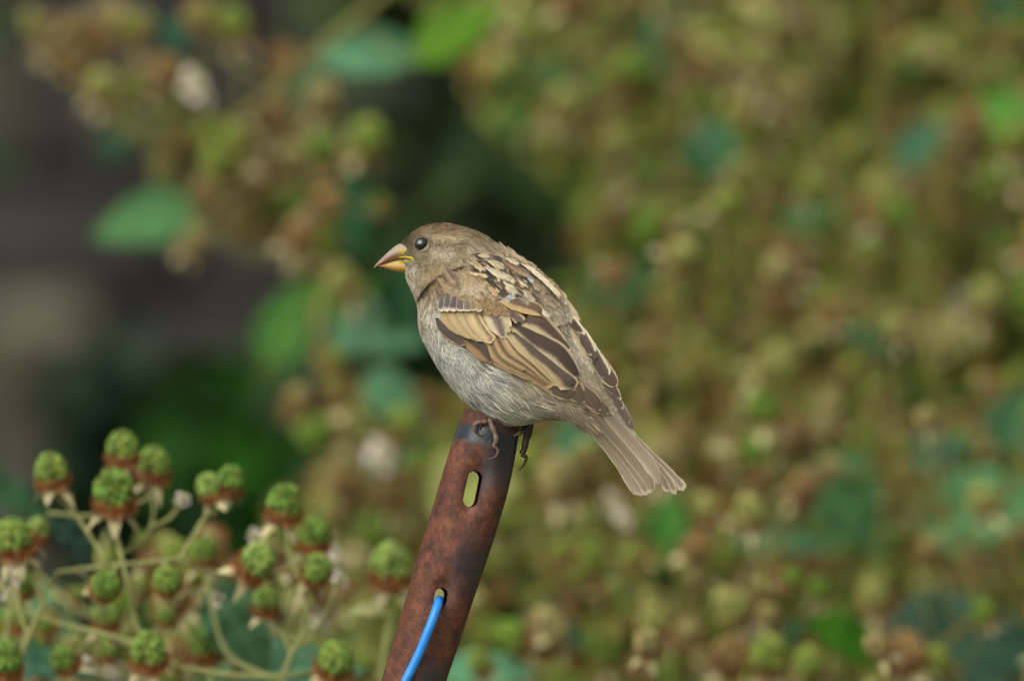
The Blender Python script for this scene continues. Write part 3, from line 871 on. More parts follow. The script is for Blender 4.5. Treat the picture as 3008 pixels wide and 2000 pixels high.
class FeatherBag:
    def __init__(s): s.P = []; s.F = []; s.cc = []; s.ce = []; s.m = []; s.u = []; s.v = []; s.w = []; s.n = 0
    def add(s, P, F, at, fl):
        s.P.append(P); s.F.append(F + s.n); s.n += len(P)
        s.cc.append(at['cc']); s.ce.append(at['ce']); s.m.append(fl['m']); s.u.append(fl['u']); s.v.append(fl['v']); s.w.append(fl['w'])
    def small(s, base, tip, hw, layer, cc, ce, ew=0.3, ewT=0.25, tilt=5.0, blunt=0.6, ragged=0.7, core=False):
        """soft contour feather: a narrow vane under a fringe of separate barbs"""
        b, t = np.asarray(base, float), np.asarray(tip, float)
        d = t - b; ln = np.linalg.norm(d); d /= ln; nn = np.array([-d[1], d[0]])
        if core:
            q = [(0, 0.4), (0.3, .62), (0.55, 0.5), (0.72, blunt * .45), (0.82, 0.06)]
            L = [b + d * ln * a + nn * hw * w for a, w in q]; R = [b + d * ln * a - nn * hw * w for a, w in q]
            s.add(*feather_arrays(L, R, layer, cc, ce, ew, ew, ewT, 6, 5, tilt, ragged))
        # local depth plane
        g = np.array([(a, w) for a in (0, .5, 1.0) for w in (-1, 0, 1)], float)
        gp = b + d * ln * g[:, :1] + nn * hw * g[:, 1:]
        dz = depth_at(gp[:, 0], gp[:, 1])
        A = np.stack([np.ones(9), g[:, 0], g[:, 1], g[:, 0] ** 2, g[:, 0] * g[:, 1]], -1)
        co, *_ = np.linalg.lstsq(A, dz, rcond=None)
        nb = max(12, int(ln / 1.5))
        ca, cb = lin(soften(cc)), lin(soften(ce))
        V = []; CC = []; CE = []; M = []; VV = []
        for sd in (-1, 1):
            for k in range(nb):
                s0 = (k + RNG.uniform(0, .8)) / nb * .95
                reach = math.sin(math.pi * min(1, .18 + .82 * s0) ** 1.0) ** .6
                lat = sd * reach * RNG.uniform(.65, 1.25)
                s1 = min(1.2, s0 + RNG.uniform(.28, .5) * (1.15 - .5 * s0))
                if s0 > .86: lat *= .45; s1 = s0 + RNG.uniform(.12, .24)
                w = RNG.uniform(.55, 1.0)
                tone = RNG.uniform(.7, 1.2)
                for f, wf in ((0, .9), (.55, 1.0), (1, .15)):
                    aa = s0 + (s1 - s0) * f; ll = lat * f ** .85
                    p = b + d * ln * aa + nn * hw * ll
                    dd = co @ np.array([1, aa, ll, aa * aa, aa * ll]) - 10.0 - layer * 2.3 - tilt * aa + 1.5 * f * abs(ll) - .10 * hw * (1 - ll * ll)
                    o = d * w * wf * .8 - nn * sd * w * wf * .6
                    V += [(*(p - o), dd), (*(p + o), dd)]
                    CC += [ca * tone] * 2; CE += [cb * tone] * 2
                    e = max(abs(ll), (aa - .55) * 1.6)
                    M += [np.clip((e - (1 - ew * 1.3)) / ew, -1, 1)] * 2; VV += [k * 3.0] * 2
        V = np.array(V)
        n3 = len(V) // 6
        o6 = (np.arange(n3) * 6)[:, None, None]
        F = (np.array([[0, 1, 3, 2], [2, 3, 5, 4]])[None] + o6).reshape(-1, 4)
        s.add(W(V[:, 0], V[:, 1], V[:, 2]), F, dict(cc=np.array(CC), ce=np.array(CE)), dict(m=np.array(M), w=np.full(len(V), RNG.uniform(0, 50)), u=np.full(len(V), .5), v=np.array(VV)))
    def build(s, name, parent):
        return part(name, np.vstack(s.P), np.vstack(s.F), MAT_FEATHER, parent,
                    colors=dict(cc=np.vstack(s.cc), ce=np.vstack(s.ce)), floats=dict(m=np.concatenate(s.m), u=np.concatenate(s.u), v=np.concatenate(s.v), w=np.concatenate(s.w)))

BUFF, GOLD, CREAM, WHITE = (196, 170, 122), (190, 152, 92), (222, 206, 174), (222, 214, 198)
DK, DK2, BRN = (84, 66, 56), (98, 80, 72), (122, 98, 82)

def wing_near():
    # the lesser and median coverts make the wing's own surface; the long feathers hang from it
    fb = FeatherBag()
    rg = np.random.default_rng(11)
    # lesser coverts: brown, soft
    reg = fr('W1', [(235, 400), (420, 250), (640, 230), (900, 300), (1080, 480), (1180, 640), (1250, 780), (900, 800), (700, 730), (540, 640), (380, 560), (250, 600)])
    pts = []
    for _ in range(4000):
        x, y = rg.uniform(1280, 1490), rg.uniform(800, 920)
        if in_poly(np.array([x]), np.array([y]), reg)[0] and all((x - a) ** 2 + (y - b) ** 2 > 8.5 ** 2 for a, b in pts): pts.append((x, y))
    pts.sort(key=lambda p: -(p[0] * 0.55 + p[1]))
    pal = [((144, 116, 82), (170, 144, 106)), ((118, 90, 66), (154, 124, 88)), ((160, 134, 96), (182, 156, 116)), ((110, 86, 68), (150, 126, 94)), ((150, 130, 102), (172, 152, 120))]
    for i, (x, y) in enumerate(pts):
        a = math.radians(58 - 0.14 * (x - 1280) + rg.normal(0, 7)); ln = rg.uniform(36, 52)
        pc = pal[rg.integers(len(pal))]
        if (x - 1380) ** 2 / 40 ** 2 + (y - 840) ** 2 / 18 ** 2 < 1 : pc = ((168, 148, 118), (186, 168, 136))
        if y > 866 and x > 1390: pc = ((128, 98, 68), (158, 126, 84))
        dx, dy = math.cos(a), math.sin(a)
        fb.small((x - dx * ln * .5, y - dy * ln * .5), (x + dx * ln * .5, y + dy * ln * .5), rg.uniform(9, 13), 8 + 4.0 * i / len(pts), *pc, ew=0.45, ewT=0.4, tilt=4)
    w = fb.build("wing", bird)
    # median coverts: slate centres, white tips
    for bx, by, tx, ty, h in ((300, 600, 285, 810, 46), (398, 545, 370, 812, 54), (492, 585, 462, 808, 62), (592, 640, 575, 806, 58), (690, 665, 690, 806, 56), (780, 680, 795, 800, 48), (860, 700, 890, 810, 46)):
        b, t = np.array([bx, by], float), np.array([tx, ty], float); d = (t - b) / np.linalg.norm(t - b); nn = np.array([-d[1], d[0]])
        q = [(0, .5), (.4, .85), (.8, 1.02), (.94, .9), (1, .55)]
        far = max(0, (bx - 560) / 320)
        cc = tuple(np.array((88, 80, 82)) * (1 - far) + np.array((160, 126, 84)) * far)
        feather(w, 'W1', [b + (t - b) * a + nn * h * k for a, k in q], [b + (t - b) * a - nn * h * k for a, k in q], 12.5, cc, (202, 191, 166), .05, .05, .26, 3)
    # greater coverts, inner to outer
    feather(w, 'W1', [(1060, 740), (1330, 900), (1420, 980), (1520, 1045)], [(1260, 720), (1480, 830), (1590, 930), (1575, 1040)], 4.0, (106, 88, 82), (178, 156, 116), .18, .2, .1)
    feather(w, 'W1', [(860, 730), (960, 950), (1080, 1120), (1200, 1210)], [(1130, 740), (1310, 850), (1375, 1000), (1345, 1150), (1290, 1222)], 4.6, (112, 92, 84), (200, 180, 146), .30, .34, .05)
    feather(w, 'W1', [(640, 730), (720, 950), (850, 1150), (990, 1300)], [(870, 730), (935, 930), (1050, 1110), (1130, 1195), (1065, 1305)], 5.4, (86, 72, 70), (198, 172, 120), .62, .26, .06)
    feather(w, 'W1', [(500, 740), (600, 1000), (760, 1190), (960, 1290)], [(690, 740), (770, 950), (890, 1150), (1020, 1290)], 6.0, (158, 130, 86), (186, 164, 120), .5, .4, .08)
    feather(w, 'W1', [(380, 740), (480, 1000), (640, 1170), (840, 1265)], [(560, 740), (640, 950), (770, 1130), (930, 1275)], 6.6, (162, 134, 88), (184, 158, 110), .5, .4, .08)
    feather(w, 'W1', [(262, 800), (330, 1000), (480, 1130), (660, 1215)], [(430, 740), (500, 950), (620, 1100), (760, 1235)], 7.2, (160, 132, 86), (182, 156, 108), .5, .4, .08)
    # alula and primary coverts
    feather(w, 'W1', [(190, 915), (250, 1090), (400, 1240), (600, 1345)], [(250, 905), (380, 1060), (520, 1150), (660, 1205), (655, 1330)], 4.2, (80, 66, 58), (150, 116, 88), .10, .06, .05)
    feather(w, 'W1', [(600, 1260), (700, 1390), (880, 1545), (1040, 1610)], [(700, 1190), (950, 1290), (1045, 1420), (1066, 1590)], 3.6, (72, 56, 46), (156, 120, 78), .42, .05, .04)
    # tertials
    feather(w, 'W2', [(780, 400), (1000, 490), (1200, 610), (1400, 735), (1545, 795)], [(900, 230), (1130, 190), (1285, 350), (1405, 510), (1505, 650), (1560, 765)], 7.4, (94, 72, 56), (194, 174, 136), .27, .18, .03)
    feather(w, 'W2', [(600, 430), (900, 770), (1200, 920), (1400, 1100), (1640, 1225)], [(780, 320), (1120, 500), (1450, 690), (1628, 940), (1694, 1130), (1662, 1220)], 6.4, (80, 62, 50), (192, 174, 138), .29, .11, .05)
    feather(w, 'W2', [(560, 520), (830, 850), (1060, 1020), (1240, 1220), (1400, 1385)], [(790, 480), (1200, 850), (1450, 1060), (1655, 1205), (1662, 1310), (1560, 1385)], 5.4, (96, 80, 70), (184, 164, 122), .33, .11, .06)
    # secondaries
    feather(w, 'W2', [(520, 500), (700, 770), (950, 980), (1100, 1110), (1310, 1320)], [(720, 500), (920, 770), (1110, 940), (1250, 1110), (1380, 1345)], 4.8, (140, 114, 76), (188, 164, 116), .55, .25, .05)
    feather(w, 'W2', [(420, 500), (650, 830), (850, 1000), (1080, 1195), (1275, 1325)], [(580, 520), (770, 790), (970, 960), (1140, 1130), (1300, 1310)], 4.2, (106, 82, 58), (182, 154, 104), .50, .2, .05)
    feather(w, 'W2', [(320, 560), (470, 870), (710, 1020), (960, 1150), (1260, 1330)], [(460, 540), (620, 800), (870, 980), (1090, 1170), (1300, 1330)], 3.6, (108, 84, 60), (176, 146, 98), .45, .2, .05)
    feather(w, 'W2', [(240, 650), (340, 910), (570, 1060), (860, 1210), (1200, 1370)], [(360, 600), (520, 860), (740, 1010), (960, 1120), (1280, 1330)], 3.0, (120, 94, 66), (168, 138, 94), .4, .2, .05)
    feather(w, 'W2', [(310, 955), (560, 1095), (850, 1215), (1100, 1335), (1300, 1460)], [(320, 860), (540, 1000), (820, 1130), (1070, 1250), (1400, 1410)], 2.4, (104, 82, 66), (182, 152, 108), .30, .1, .05)
    # primaries, tip beyond tip
    feather(w, 'W4', [(-120, 830), (100, 965), (280, 1085), (400, 1135), (500, 1143)], [(-60, 720), (230, 900), (430, 990), (540, 985), (548, 1050), (505, 1138)], 1.9, (104, 86, 70), (184, 160, 126), .10, .12, .07)
    feather(w, 'W4', [(100, 900), (340, 1060), (500, 1150), (650, 1174)], [(250, 800), (560, 880), (645, 985), (668, 1070), (657, 1165)], 1.4, (106, 87, 72), (186, 162, 130), .10, .12, .07)
    feather(w, 'W4', [(200, 900), (500, 1100), (700, 1230), (845, 1264)], [(350, 800), (690, 960), (820, 1075), (868, 1180), (852, 1258)], .9, (108, 88, 72), (182, 156, 124), .10, .11, .05)
    feather(w, 'W4', [(300, 900), (600, 1170), (780, 1290), (935, 1310)], [(420, 800), (780, 1020), (885, 1150), (950, 1240), (944, 1302)], .4, (110, 90, 74), (164, 140, 112), .10, .10, .05)
wing_near()

def wing_far():
    fb = FeatherBag()
    # cream-edged scapulars lining the far edge of the back
    fb.small(fr('W3', (1820, 880)), fr('W3', (2010, 1110)), 7, 3, (208, 180, 142), CREAM, .3, .2, 2)
    fb.small(fr('W3', (1880, 1020)), fr('W3', (2230, 1530)), 12, 3.2, (206, 186, 152), CREAM, .3, .2, 2)
    fb.small(fr('W4', (400, 60)), fr('W4', (500, 150)), 9, 4.4, (200, 184, 150), CREAM, .3, .2, 2)
    fb.small(fr('W4', (440, 20)), fr('W4', (560, 165)), 10, 3.6, (206, 188, 156), CREAM, .3, .2, 2)
    fb.small(fr('W4', (470, 260)), fr('W4', (640, 560)), 12, 2.2, (208, 186, 142), CREAM, .3, .3, 2)
    fb.small(fr('W4', (560, 430)), fr('W4', (680, 620)), 11, 2.0, (212, 190, 148), CREAM, .3, .3, 2)
    fb.small(fr('W4', (620, 540)), fr('W4', (760, 770)), 13, 1.8, (200, 188, 160), CREAM, .3, .3, 2)
    w = fb.build("wing", bird)
    feather(w, 'W4', [(390, 60), (455, 230), (535, 310), (600, 372)], [(470, 100), (565, 165), (645, 265), (655, 330), (612, 375)], 4.0, (86, 68, 60), CREAM, .06, .24, .22)
    feather(w, 'W4', [(570, 330), (605, 480), (655, 565), (735, 597)], [(640, 250), (735, 380), (786, 480), (784, 555), (742, 597)], 3.4, (98, 80, 72), CREAM, .05, .22, .16)
    feather(w, 'W4', [(690, 500), (745, 700), (825, 825), (900, 876)], [(770, 430), (885, 620), (955, 750), (958, 820), (912, 876)], 2.8, (96, 78, 70), (214, 200, 172), .05, .18, .12)
    feather(w, 'W4', [(720, 700), (850, 895), (960, 975), (1040, 965)], [(860, 560), (1000, 760), (1054, 870), (1048, 955)], 2.2, (88, 72, 60), (196, 174, 134), .10, .12, .07)
    feather(w, 'W4', [(800, 860), (930, 1020), (1070, 1122)], [(960, 880), (1050, 985), (1088, 1080), (1085, 1140)], 1.6, (92, 76, 66), (206, 188, 158), .05, .10, .10)
    feather(w, 'W4', [(860, 960), (980, 1140), (1105, 1244)], [(1000, 980), (1080, 1090), (1120, 1180), (1116, 1244)], 1.1, (100, 83, 72), (206, 188, 158), .05, .10, .08)
    feather(w, 'W4', [(900, 1040), (1060, 1320), (1190, 1413)], [(1040, 1040), (1130, 1200), (1198, 1330), (1198, 1410)], .6, (104, 88, 78), (170, 150, 130), .05, .07, .05)
    feather(w, 'W4', [(980, 1160), (1130, 1420), (1222, 1488)], [(1110, 1140), (1200, 1310), (1248, 1430), (1228, 1490)], .1, (108, 92, 82), (160, 140, 120), .05, .05, .05)
wing_far()

def mantle():
    fb = FeatherBag()
    C = lambda p: fr('W3', p)
    k = 12.0
    def s(b, t, h, c, e=None, layer=k, ew=.3, tilt=4, ewT=.3):
        fb.small(C(b), np.array(C(b)) + (np.array(C(t)) - np.array(C(b))) * 1.15, h / 7.128 * .95, layer, c, e or tuple(np.clip(np.array(c) * 1.1, 0, 255)), ew, ewT, tilt)
    rg = np.random.default_rng(5)
    # soft brown ground of the back and shoulders
    reg = C([(0, 60), (650, 20), (1250, 380), (1850, 950), (1980, 1300), (2050, 1500), (1700, 1560), (1500, 1250), (1050, 1100), (600, 1100), (300, 820), (0, 640)])
    pts = []
    for _ in range(5000):
        x, y = rg.uniform(1375, 1680), rg.uniform(722, 945)
        if in_poly(np.array([x]), np.array([y]), reg)[0] and all((x - a) ** 2 + (y - b) ** 2 > 9.5 ** 2 for a, b in pts): pts.append((x, y))
    pts.sort(key=lambda p: -(p[0] + p[1]))
    for i, (x, y) in enumerate(pts):
        a = math.radians(48 + rg.normal(0, 7)); ln = rg.uniform(38, 56); dx, dy = math.cos(a), math.sin(a)
        pc = plume_color([x], [y])[0] * rg.uniform(0.82, 1.12)
        fb.small((x - dx * ln * .5, y - dy * ln * .5), (x + dx * ln * .5, y + dy * ln * .5), rg.uniform(9, 12.5), 3 + 5.0 * i / len(pts), tuple(pc * .88), tuple(np.clip(pc * 1.1, 0, 255)), .45, .4, 4)
    # large scapular with gold lower edge and white tip
    def big(L, R, layer, cc, ce, a, b, t):
        fb.add(*feather_arrays(C(L), C(R), layer, cc, ce, a, b, t, 15, 9, 3.0, .7))
    big([(600, 1180), (850, 1335), (1100, 1425), (1500, 1490)], [(850, 1080), (1150, 1130), (1370, 1180), (1510, 1280), (1575, 1400), (1510, 1480)], 11.0, (112, 86, 66), (198, 162, 104), .40, .10, .02)
    s((1260, 1110), (1580, 1430), 56, (206, 192, 164), (220, 210, 188), 12.2, .4)
    s((640, 1120), (900, 1090), 60, (168, 166, 166), (196, 196, 194), 12.4)
    s((600, 1060), (800, 1150), 60, (160, 158, 158), (192, 192, 190), 12.2)
    s((960, 900), (1180, 1160), 80, (148, 140, 124), (188, 178, 150), 12.0)
    s((1010, 860), (1290, 1110), 70, (172, 162, 136), (192, 180, 148), 12.6)
    s((1180, 900), (1420, 1120), 30, (92, 74, 64), None, 13.0)
    # rows of half black, half cream mantle feathers
    for b, t, h, c in (((450, 215), (640, 290), 42, (78, 66, 62)), ((120, 320), (430, 430), 52, (68, 54, 48)), ((20, 505), (340, 545), 32, (66, 54, 46)),
                       ((240, 520), (440, 650), 48, (64, 52, 46)), ((310, 700), (580, 850), 58, (62, 52, 46)), ((500, 830), (740, 990), 76, (82, 66, 56)),
                       ((560, 960), (700, 1070), 48, (84, 70, 62)), ((650, 320), (700, 470), 34, (96, 74, 62)), ((820, 480), (880, 640), 34, (98, 78, 64)),
                       ((900, 640), (960, 800), 40, (110, 84, 66)), ((0, 210), (170, 180), 22, (96, 80, 62))):
        s(b, t, h, c, tuple(np.array(c) * 1.15), 13.2, .2, 3)
    for b, t, h, c in (((660, 330), (1010, 480), 66, (142, 112, 86)), ((840, 440), (1160, 590), 84, (162, 134, 102)), ((880, 660), (1010, 880), 72, (122, 96, 76)),
                       ((360, 860), (540, 1020), 58, (196, 164, 112)), ((1080, 600), (1290, 720), 60, (178, 176, 172)), ((1250, 720), (1420, 900), 60, (168, 152, 122))):
        s(b, t, h, c, None, 12.4)
    for b, t, h, c in (((160, 215), (360, 240), 44, (196, 178, 144)), ((310, 290), (650, 440), 74, (196, 181, 146)), ((300, 455), (700, 650), 82, (206, 193, 160)),
                       ((680, 580), (890, 740), 66, (200, 187, 156)), ((700, 750), (910, 980), 92, (202, 192, 162)), ((720, 260), (970, 370), 56, (204, 190, 158)),
                       ((90, 450), (260, 490), 38, (206, 182, 132)), ((-20, 560), (140, 615), 38, (208, 186, 136)), ((160, 590), (330, 650), 44, (212, 190, 138)), ((-60, 340), (110, 400), 46, (178, 158, 120))):
        s(b, t, h, c, tuple(np.clip(np.array(c) * 1.06, 0, 255)), 14.0, .3, 4)
    for i in range(95):
        x, y = rg.uniform(0, 1250), rg.uniform(190, 1150)
        if not (y < 1050 and y > x * .62 - 60 and y < x * .9 + 650): continue
        a = math.radians(42 + rg.normal(0, 14)); ln = rg.uniform(80, 190)
        c = ((70, 56, 48), (206, 190, 152), (150, 122, 90), (92, 72, 58), (184, 160, 116))[rg.integers(5)]
        s((x, y), (x + math.cos(a) * ln, y + math.sin(a) * ln), rg.uniform(14, 30), c, None, rg.uniform(12.6, 14.6), .3, 4)
    # black line under the far cream brace, then the brace itself
    for b, t in (((960, 320), (1160, 470)), ((1120, 440), (1330, 640)), ((1280, 580), (1560, 790)), ((1500, 730), (1740, 1010))):
        s(b, t, 34, (76, 60, 50), None, 11.5, .2, 2)
    for b, t, h, c in (((820, 130), (1130, 330), 46, (190, 166, 130)), ((1060, 370), (1300, 520), 42, (222, 206, 174)), ((1180, 390), (1480, 680), 56, (226, 210, 180)),
                       ((1360, 540), (1680, 860), 62, (226, 208, 176)), ((1560, 730), (1830, 1010), 56, (216, 196, 160))):
        s(b, t, h, c, tuple(np.clip(np.array(c) * 1.05, 0, 255)), 12.0, .3, 2)
    o = fb.build("mantle_feathers", bird)
    o["kind"] = "stuff"
mantle()

def tail():
    fb = FeatherBag()
    rg = np.random.default_rng(9)
    # upper tail coverts and rump: soft overlapping feathers
    axis = fr('W4', [(470, 460), (560, 640), (650, 760), (760, 920), (860, 1060), (960, 1200), (1040, 1320)])
    pts = catmull(axis, 40)
    items = []
    for i, p in enumerate(pts):
        for _ in range(5):
            items.append((p[0] + rg.normal(0, 11), p[1] + rg.normal(0, 7)))
    items.sort(key=lambda q: -(q[0] + q[1]))
    for i, (x, y) in enumerate(items):
        a = math.radians(56 + rg.normal(0, 6)); ln = rg.uniform(38, 56); dx, dy = math.cos(a), math.sin(a)
        c = plume_color([x], [y])[0] * rg.uniform(.88, 1.1)
        fb.small((x - dx * ln * .5, y - dy * ln * .5), (x + dx * ln * .5, y + dy * ln * .5), rg.uniform(8, 11), -.6 + 2.0 * i / len(items), tuple(c * .92), tuple(np.clip(c * 1.08, 0, 255)), .45, .3, 3)
    t = fb.build("tail", bird)
    G, E, D2 = (136, 120, 98), (164, 149, 124), (124, 108, 88)
    f = lambda L, R, ly, cc=G, ce=E, a=.26, b=.26, tp=.04: feather(t, 'R3', L, R, ly, cc, ce, a, b, tp, ragged=1.3)
    f([(1130, 330), (1290, 480), (1480, 700), (1610, 890), (1700, 1045), (1745, 1095)], [(1230, 330), (1400, 520), (1580, 760), (1700, 930), (1790, 1080), (1755, 1100)], -1.4, (126, 110, 90), (162, 146, 120))
    f([(1150, 330), (1370, 560), (1560, 800), (1680, 960), (1770, 1098)], [(1270, 330), (1480, 560), (1660, 790), (1780, 950), (1855, 1080), (1815, 1106)], -1.0, G, E, .08, .1)
    f([(1180, 320), (1440, 590), (1640, 830), (1760, 990), (1815, 1100)], [(1300, 320), (1560, 590), (1740, 800), (1860, 980), (1905, 1060), (1870, 1098)], -0.7, (130, 114, 92), E)
    f([(1220, 310), (1480, 560), (1680, 800), (1820, 980), (1870, 1085)], [(1360, 310), (1640, 580), (1820, 800), (1925, 960), (1938, 1030), (1905, 1078)], -0.3, (132, 116, 94), (168, 152, 126), .2, .1, .04)
    f([(1560, 420), (1800, 660), (2000, 860), (2110, 980), (2150, 1052)], [(1620, 380), (1860, 640), (2080, 850), (2190, 960), (2226, 1030), (2205, 1062)], -1.1, (128, 112, 92), (170, 154, 128))
    f([(1520, 400), (1760, 680), (1940, 880), (2040, 1000), (2090, 1085)], [(1620, 370), (1850, 650), (2020, 840), (2110, 960), (2142, 1040), (2132, 1092)], -0.7, (124, 108, 88), E)
    f([(1480, 390), (1720, 680), (1890, 880), (1980, 1000), (2030, 1064)], [(1590, 360), (1830, 650), (1990, 850), (2075, 980), (2085, 1060), (2065, 1078)], -0.3, (118, 102, 84), E)
    f([(1440, 370), (1620, 600), (1780, 780), (1880, 910), (1945, 985)], [(1560, 340), (1760, 560), (1920, 740), (2010, 900), (2020, 1000), (1975, 1010)], 0.3, (148, 132, 109), (170, 155, 130), .2, .2, .03)
    # loose under-tail coverts
    b = Bag()
    n = 2600
    pos = catmull(fr('R3', [(930, 240), (1060, 300), (1180, 380), (1260, 460)]), 60)
    for i in range(n):
        p = pos[rg.integers(60)] + rg.normal(0, 1, 2) * np.array([10, 10]) + np.array([10, -14])
        a = math.radians(50 + rg.normal(0, 9)); ln = rg.uniform(26, 52)
        d0 = depth_at([p[0]], [p[1]])[0] + rg.uniform(0, 26)
        q = [(p[0] + math.cos(a) * ln * f_, p[1] + math.sin(a) * ln * f_ + 3 * f_ * f_, d0 - 2 * f_) for f_ in (0, .5, 1)]
        w = rg.uniform(.45, .85); nn = np.array([-math.sin(a), math.cos(a)]) * w
        VV = []
        for k2, (x, y, d) in enumerate(q):
            ww = (1, .9, .15)[k2]
            VV += [(x - nn[0] * ww, y - nn[1] * ww, d), (x + nn[0] * ww, y + nn[1] * ww, d)]
        VV = np.array(VV)
        c = np.array(((176, 160, 132), (150, 136, 112), (192, 178, 150), (136, 126, 108))[rg.integers(4)]) * rg.uniform(.88, 1.1)
        b.add(W(VV[:, 0], VV[:, 1], VV[:, 2]), [[0, 1, 3, 2], [2, 3, 5, 4]], lin(np.clip(c, 0, 255)))
    o = part("undertail_coverts", b.verts(), b.F, MAT_PLUME, bird, colors={"Col": b.cols()}, smooth=False); o["kind"] = "stuff"
tail()

def loft_px(secs, na=20, n=22, close=True):
    """secs rows: top x,y, bottom x,y, half depth, centre depth -> V, F, P(px)"""
    S = catmull(np.asarray(secs, float), n)
    th = np.linspace(0, 2 * np.pi, na, endpoint=False)
    c, s = np.cos(th), np.sin(th)
    M, h = (S[:, :2] + S[:, 2:4]) / 2, (S[:, :2] - S[:, 2:4]) / 2
    xy = M[:, None] + h[:, None] * c[None, :, None]
    d = S[:, 5][:, None] - S[:, 4][:, None] * s[None]
    P = np.concatenate([xy, d[..., None]], -1).reshape(-1, 3)
    F = grid_faces(n, na, True).tolist()
    if close: F += [list(range(na)), list(range((n - 1) * na, n * na))[::-1]]
    return W(P[:, 0], P[:, 1], P[:, 2]), F, P

def head_details():
    # beak
    up = [(1188, 716, 1216, 763, 56, 40), (1171, 717, 1198, 760, 44, 40), (1152, 730, 1175, 761, 33, 40), (1130, 750, 1150, 766, 22, 40), (1111, 769, 1122, 776, 13, 40), (1101, 781, 1106, 783, 5, 40), (1098, 786, 1099, 787, 1, 40)]
    V, F, P = loft_px(up)
    c = np.tile(np.array([164., 150., 136.]), (len(P), 1))
    def blend(c, P, x, y, rx, ry, ang, rgb, w=1.0):
        a = math.radians(ang); dx, dy = P[:, 0] - x, P[:, 1] - y
        u, v = (dx * math.cos(a) + dy * math.sin(a)) / rx, (-dx * math.sin(a) + dy * math.cos(a)) / ry
        k = (w * np.exp(-(u * u + v * v)))[:, None]; return c * (1 - k) + np.array(rgb) * k
    c = blend(c, P, 1148, 758, 34, 8, -24, (142, 94, 68))
    c = blend(c, P, 1115, 776, 16, 7, -30, (178, 130, 110))
    c = blend(c, P, 1192, 747, 24, 10, 40, (200, 168, 60))
    c = blend(c, P, 1206, 758, 14, 8, 0, (214, 178, 34))
    part("upper_mandible", V, F, MAT_SKIN, bird, colors={"Col": lin(np.clip(c, 0, 255))})
    lo = [(1216, 766, 1204, 800, 56, 40), (1198, 763, 1190, 802, 44, 40), (1172, 763, 1164, 799, 31, 40), (1148, 769, 1140, 791, 19, 40), (1126, 776, 1121, 785, 10, 40), (1110, 780, 1108, 782, 2, 40)]
    V, F, P = loft_px(lo)
    c = np.tile(np.array([178., 140., 76.]), (len(P), 1))
    c = blend(c, P, 1165, 768, 26, 7, -10, (206, 178, 104))
    c = blend(c, P, 1185, 772, 10, 7, 0, (158, 150, 70))
    c = blend(c, P, 1203, 770, 12, 14, 0, (216, 180, 42))
    c = blend(c, P, 1122, 778, 14, 6, -20, (168, 98, 76))
    part("lower_mandible", V, F, MAT_SKIN, bird, colors={"Col": lin(np.clip(c, 0, 255))})
    # yellow gape flange of a young bird
    g = catmull([(1172, 757, 4), (1190, 755, -10), (1206, 757, -24), (1214, 762, -28), (1213, 768, -26), (1202, 768, -16), (1184, 767, -2)], 26)
    V, F = tube(W(g[:, 0], g[:, 1], g[:, 2]), np.interp(np.linspace(0, 1, 26), [0, .3, .5, .7, 1], [1.2, 2.6, 3.4, 2.6, 1.2]) * PX, 8)
    part("gape_flange", V, F, MAT_SKIN, bird, colors={"Col": np.tile(lin((216, 182, 38)), (len(V), 1))})
    # nostril
    # eye
    d0 = depth_at([1239.], [718.])[0]
    C0 = W(1239, 718, d0 + 8)
    th = np.linspace(0, np.pi, 20); ph = np.linspace(0, 2 * np.pi, 32, endpoint=False)
    TH, PH = np.meshgrid(th, ph, indexing='ij')
    S = np.stack([np.sin(TH) * np.cos(PH), -np.cos(TH), np.sin(TH) * np.sin(PH)], -1).reshape(-1, 3)
    V = C0 + S * np.array([22, 18, 21.5]) * PX
    m, nt, b = new_mat("eye")
    tc = node(nt, "ShaderNodeTexCoord")
    dist = node(nt, "ShaderNodeAttribute", attribute_name="rad").outputs["Fac"]
    r = ramp(nt, dist, [(0.0, (0.004, 0.004, 0.004)), (0.52, (0.004, 0.004, 0.004)), (0.6, (0.012, 0.010, 0.009)), (0.9, (0.02, 0.017, 0.015)), (1.0, (0.01, 0.009, 0.008))])
    nt.links.new(r.outputs[0], b.inputs["Base Color"])
    b.inputs["Roughness"].default_value = 0.08; b.inputs["Coat Weight"].default_value = 1.0; b.inputs["Coat Roughness"].default_value = 0.03
    e = part("eye", V, grid_faces(20, 32, True), m, bird, floats={"rad": np.sin(TH).ravel()})
    a = np.linspace(0, 2 * np.pi, 40)
    ring = W(1239 + 23.0 * np.cos(a), 718 + 22.0 * np.sin(a), depth_at(1239 + 23.0 * np.cos(a), 718 + 22.0 * np.sin(a)) - 1.0)
    V, F = tube(ring, 2.0 * PX, 8, cap=False)
    part("eye_ring", V, F, MAT_SKIN, e, colors={"Col": np.tile(lin((104, 90, 70)), (len(V), 1))})
head_details()

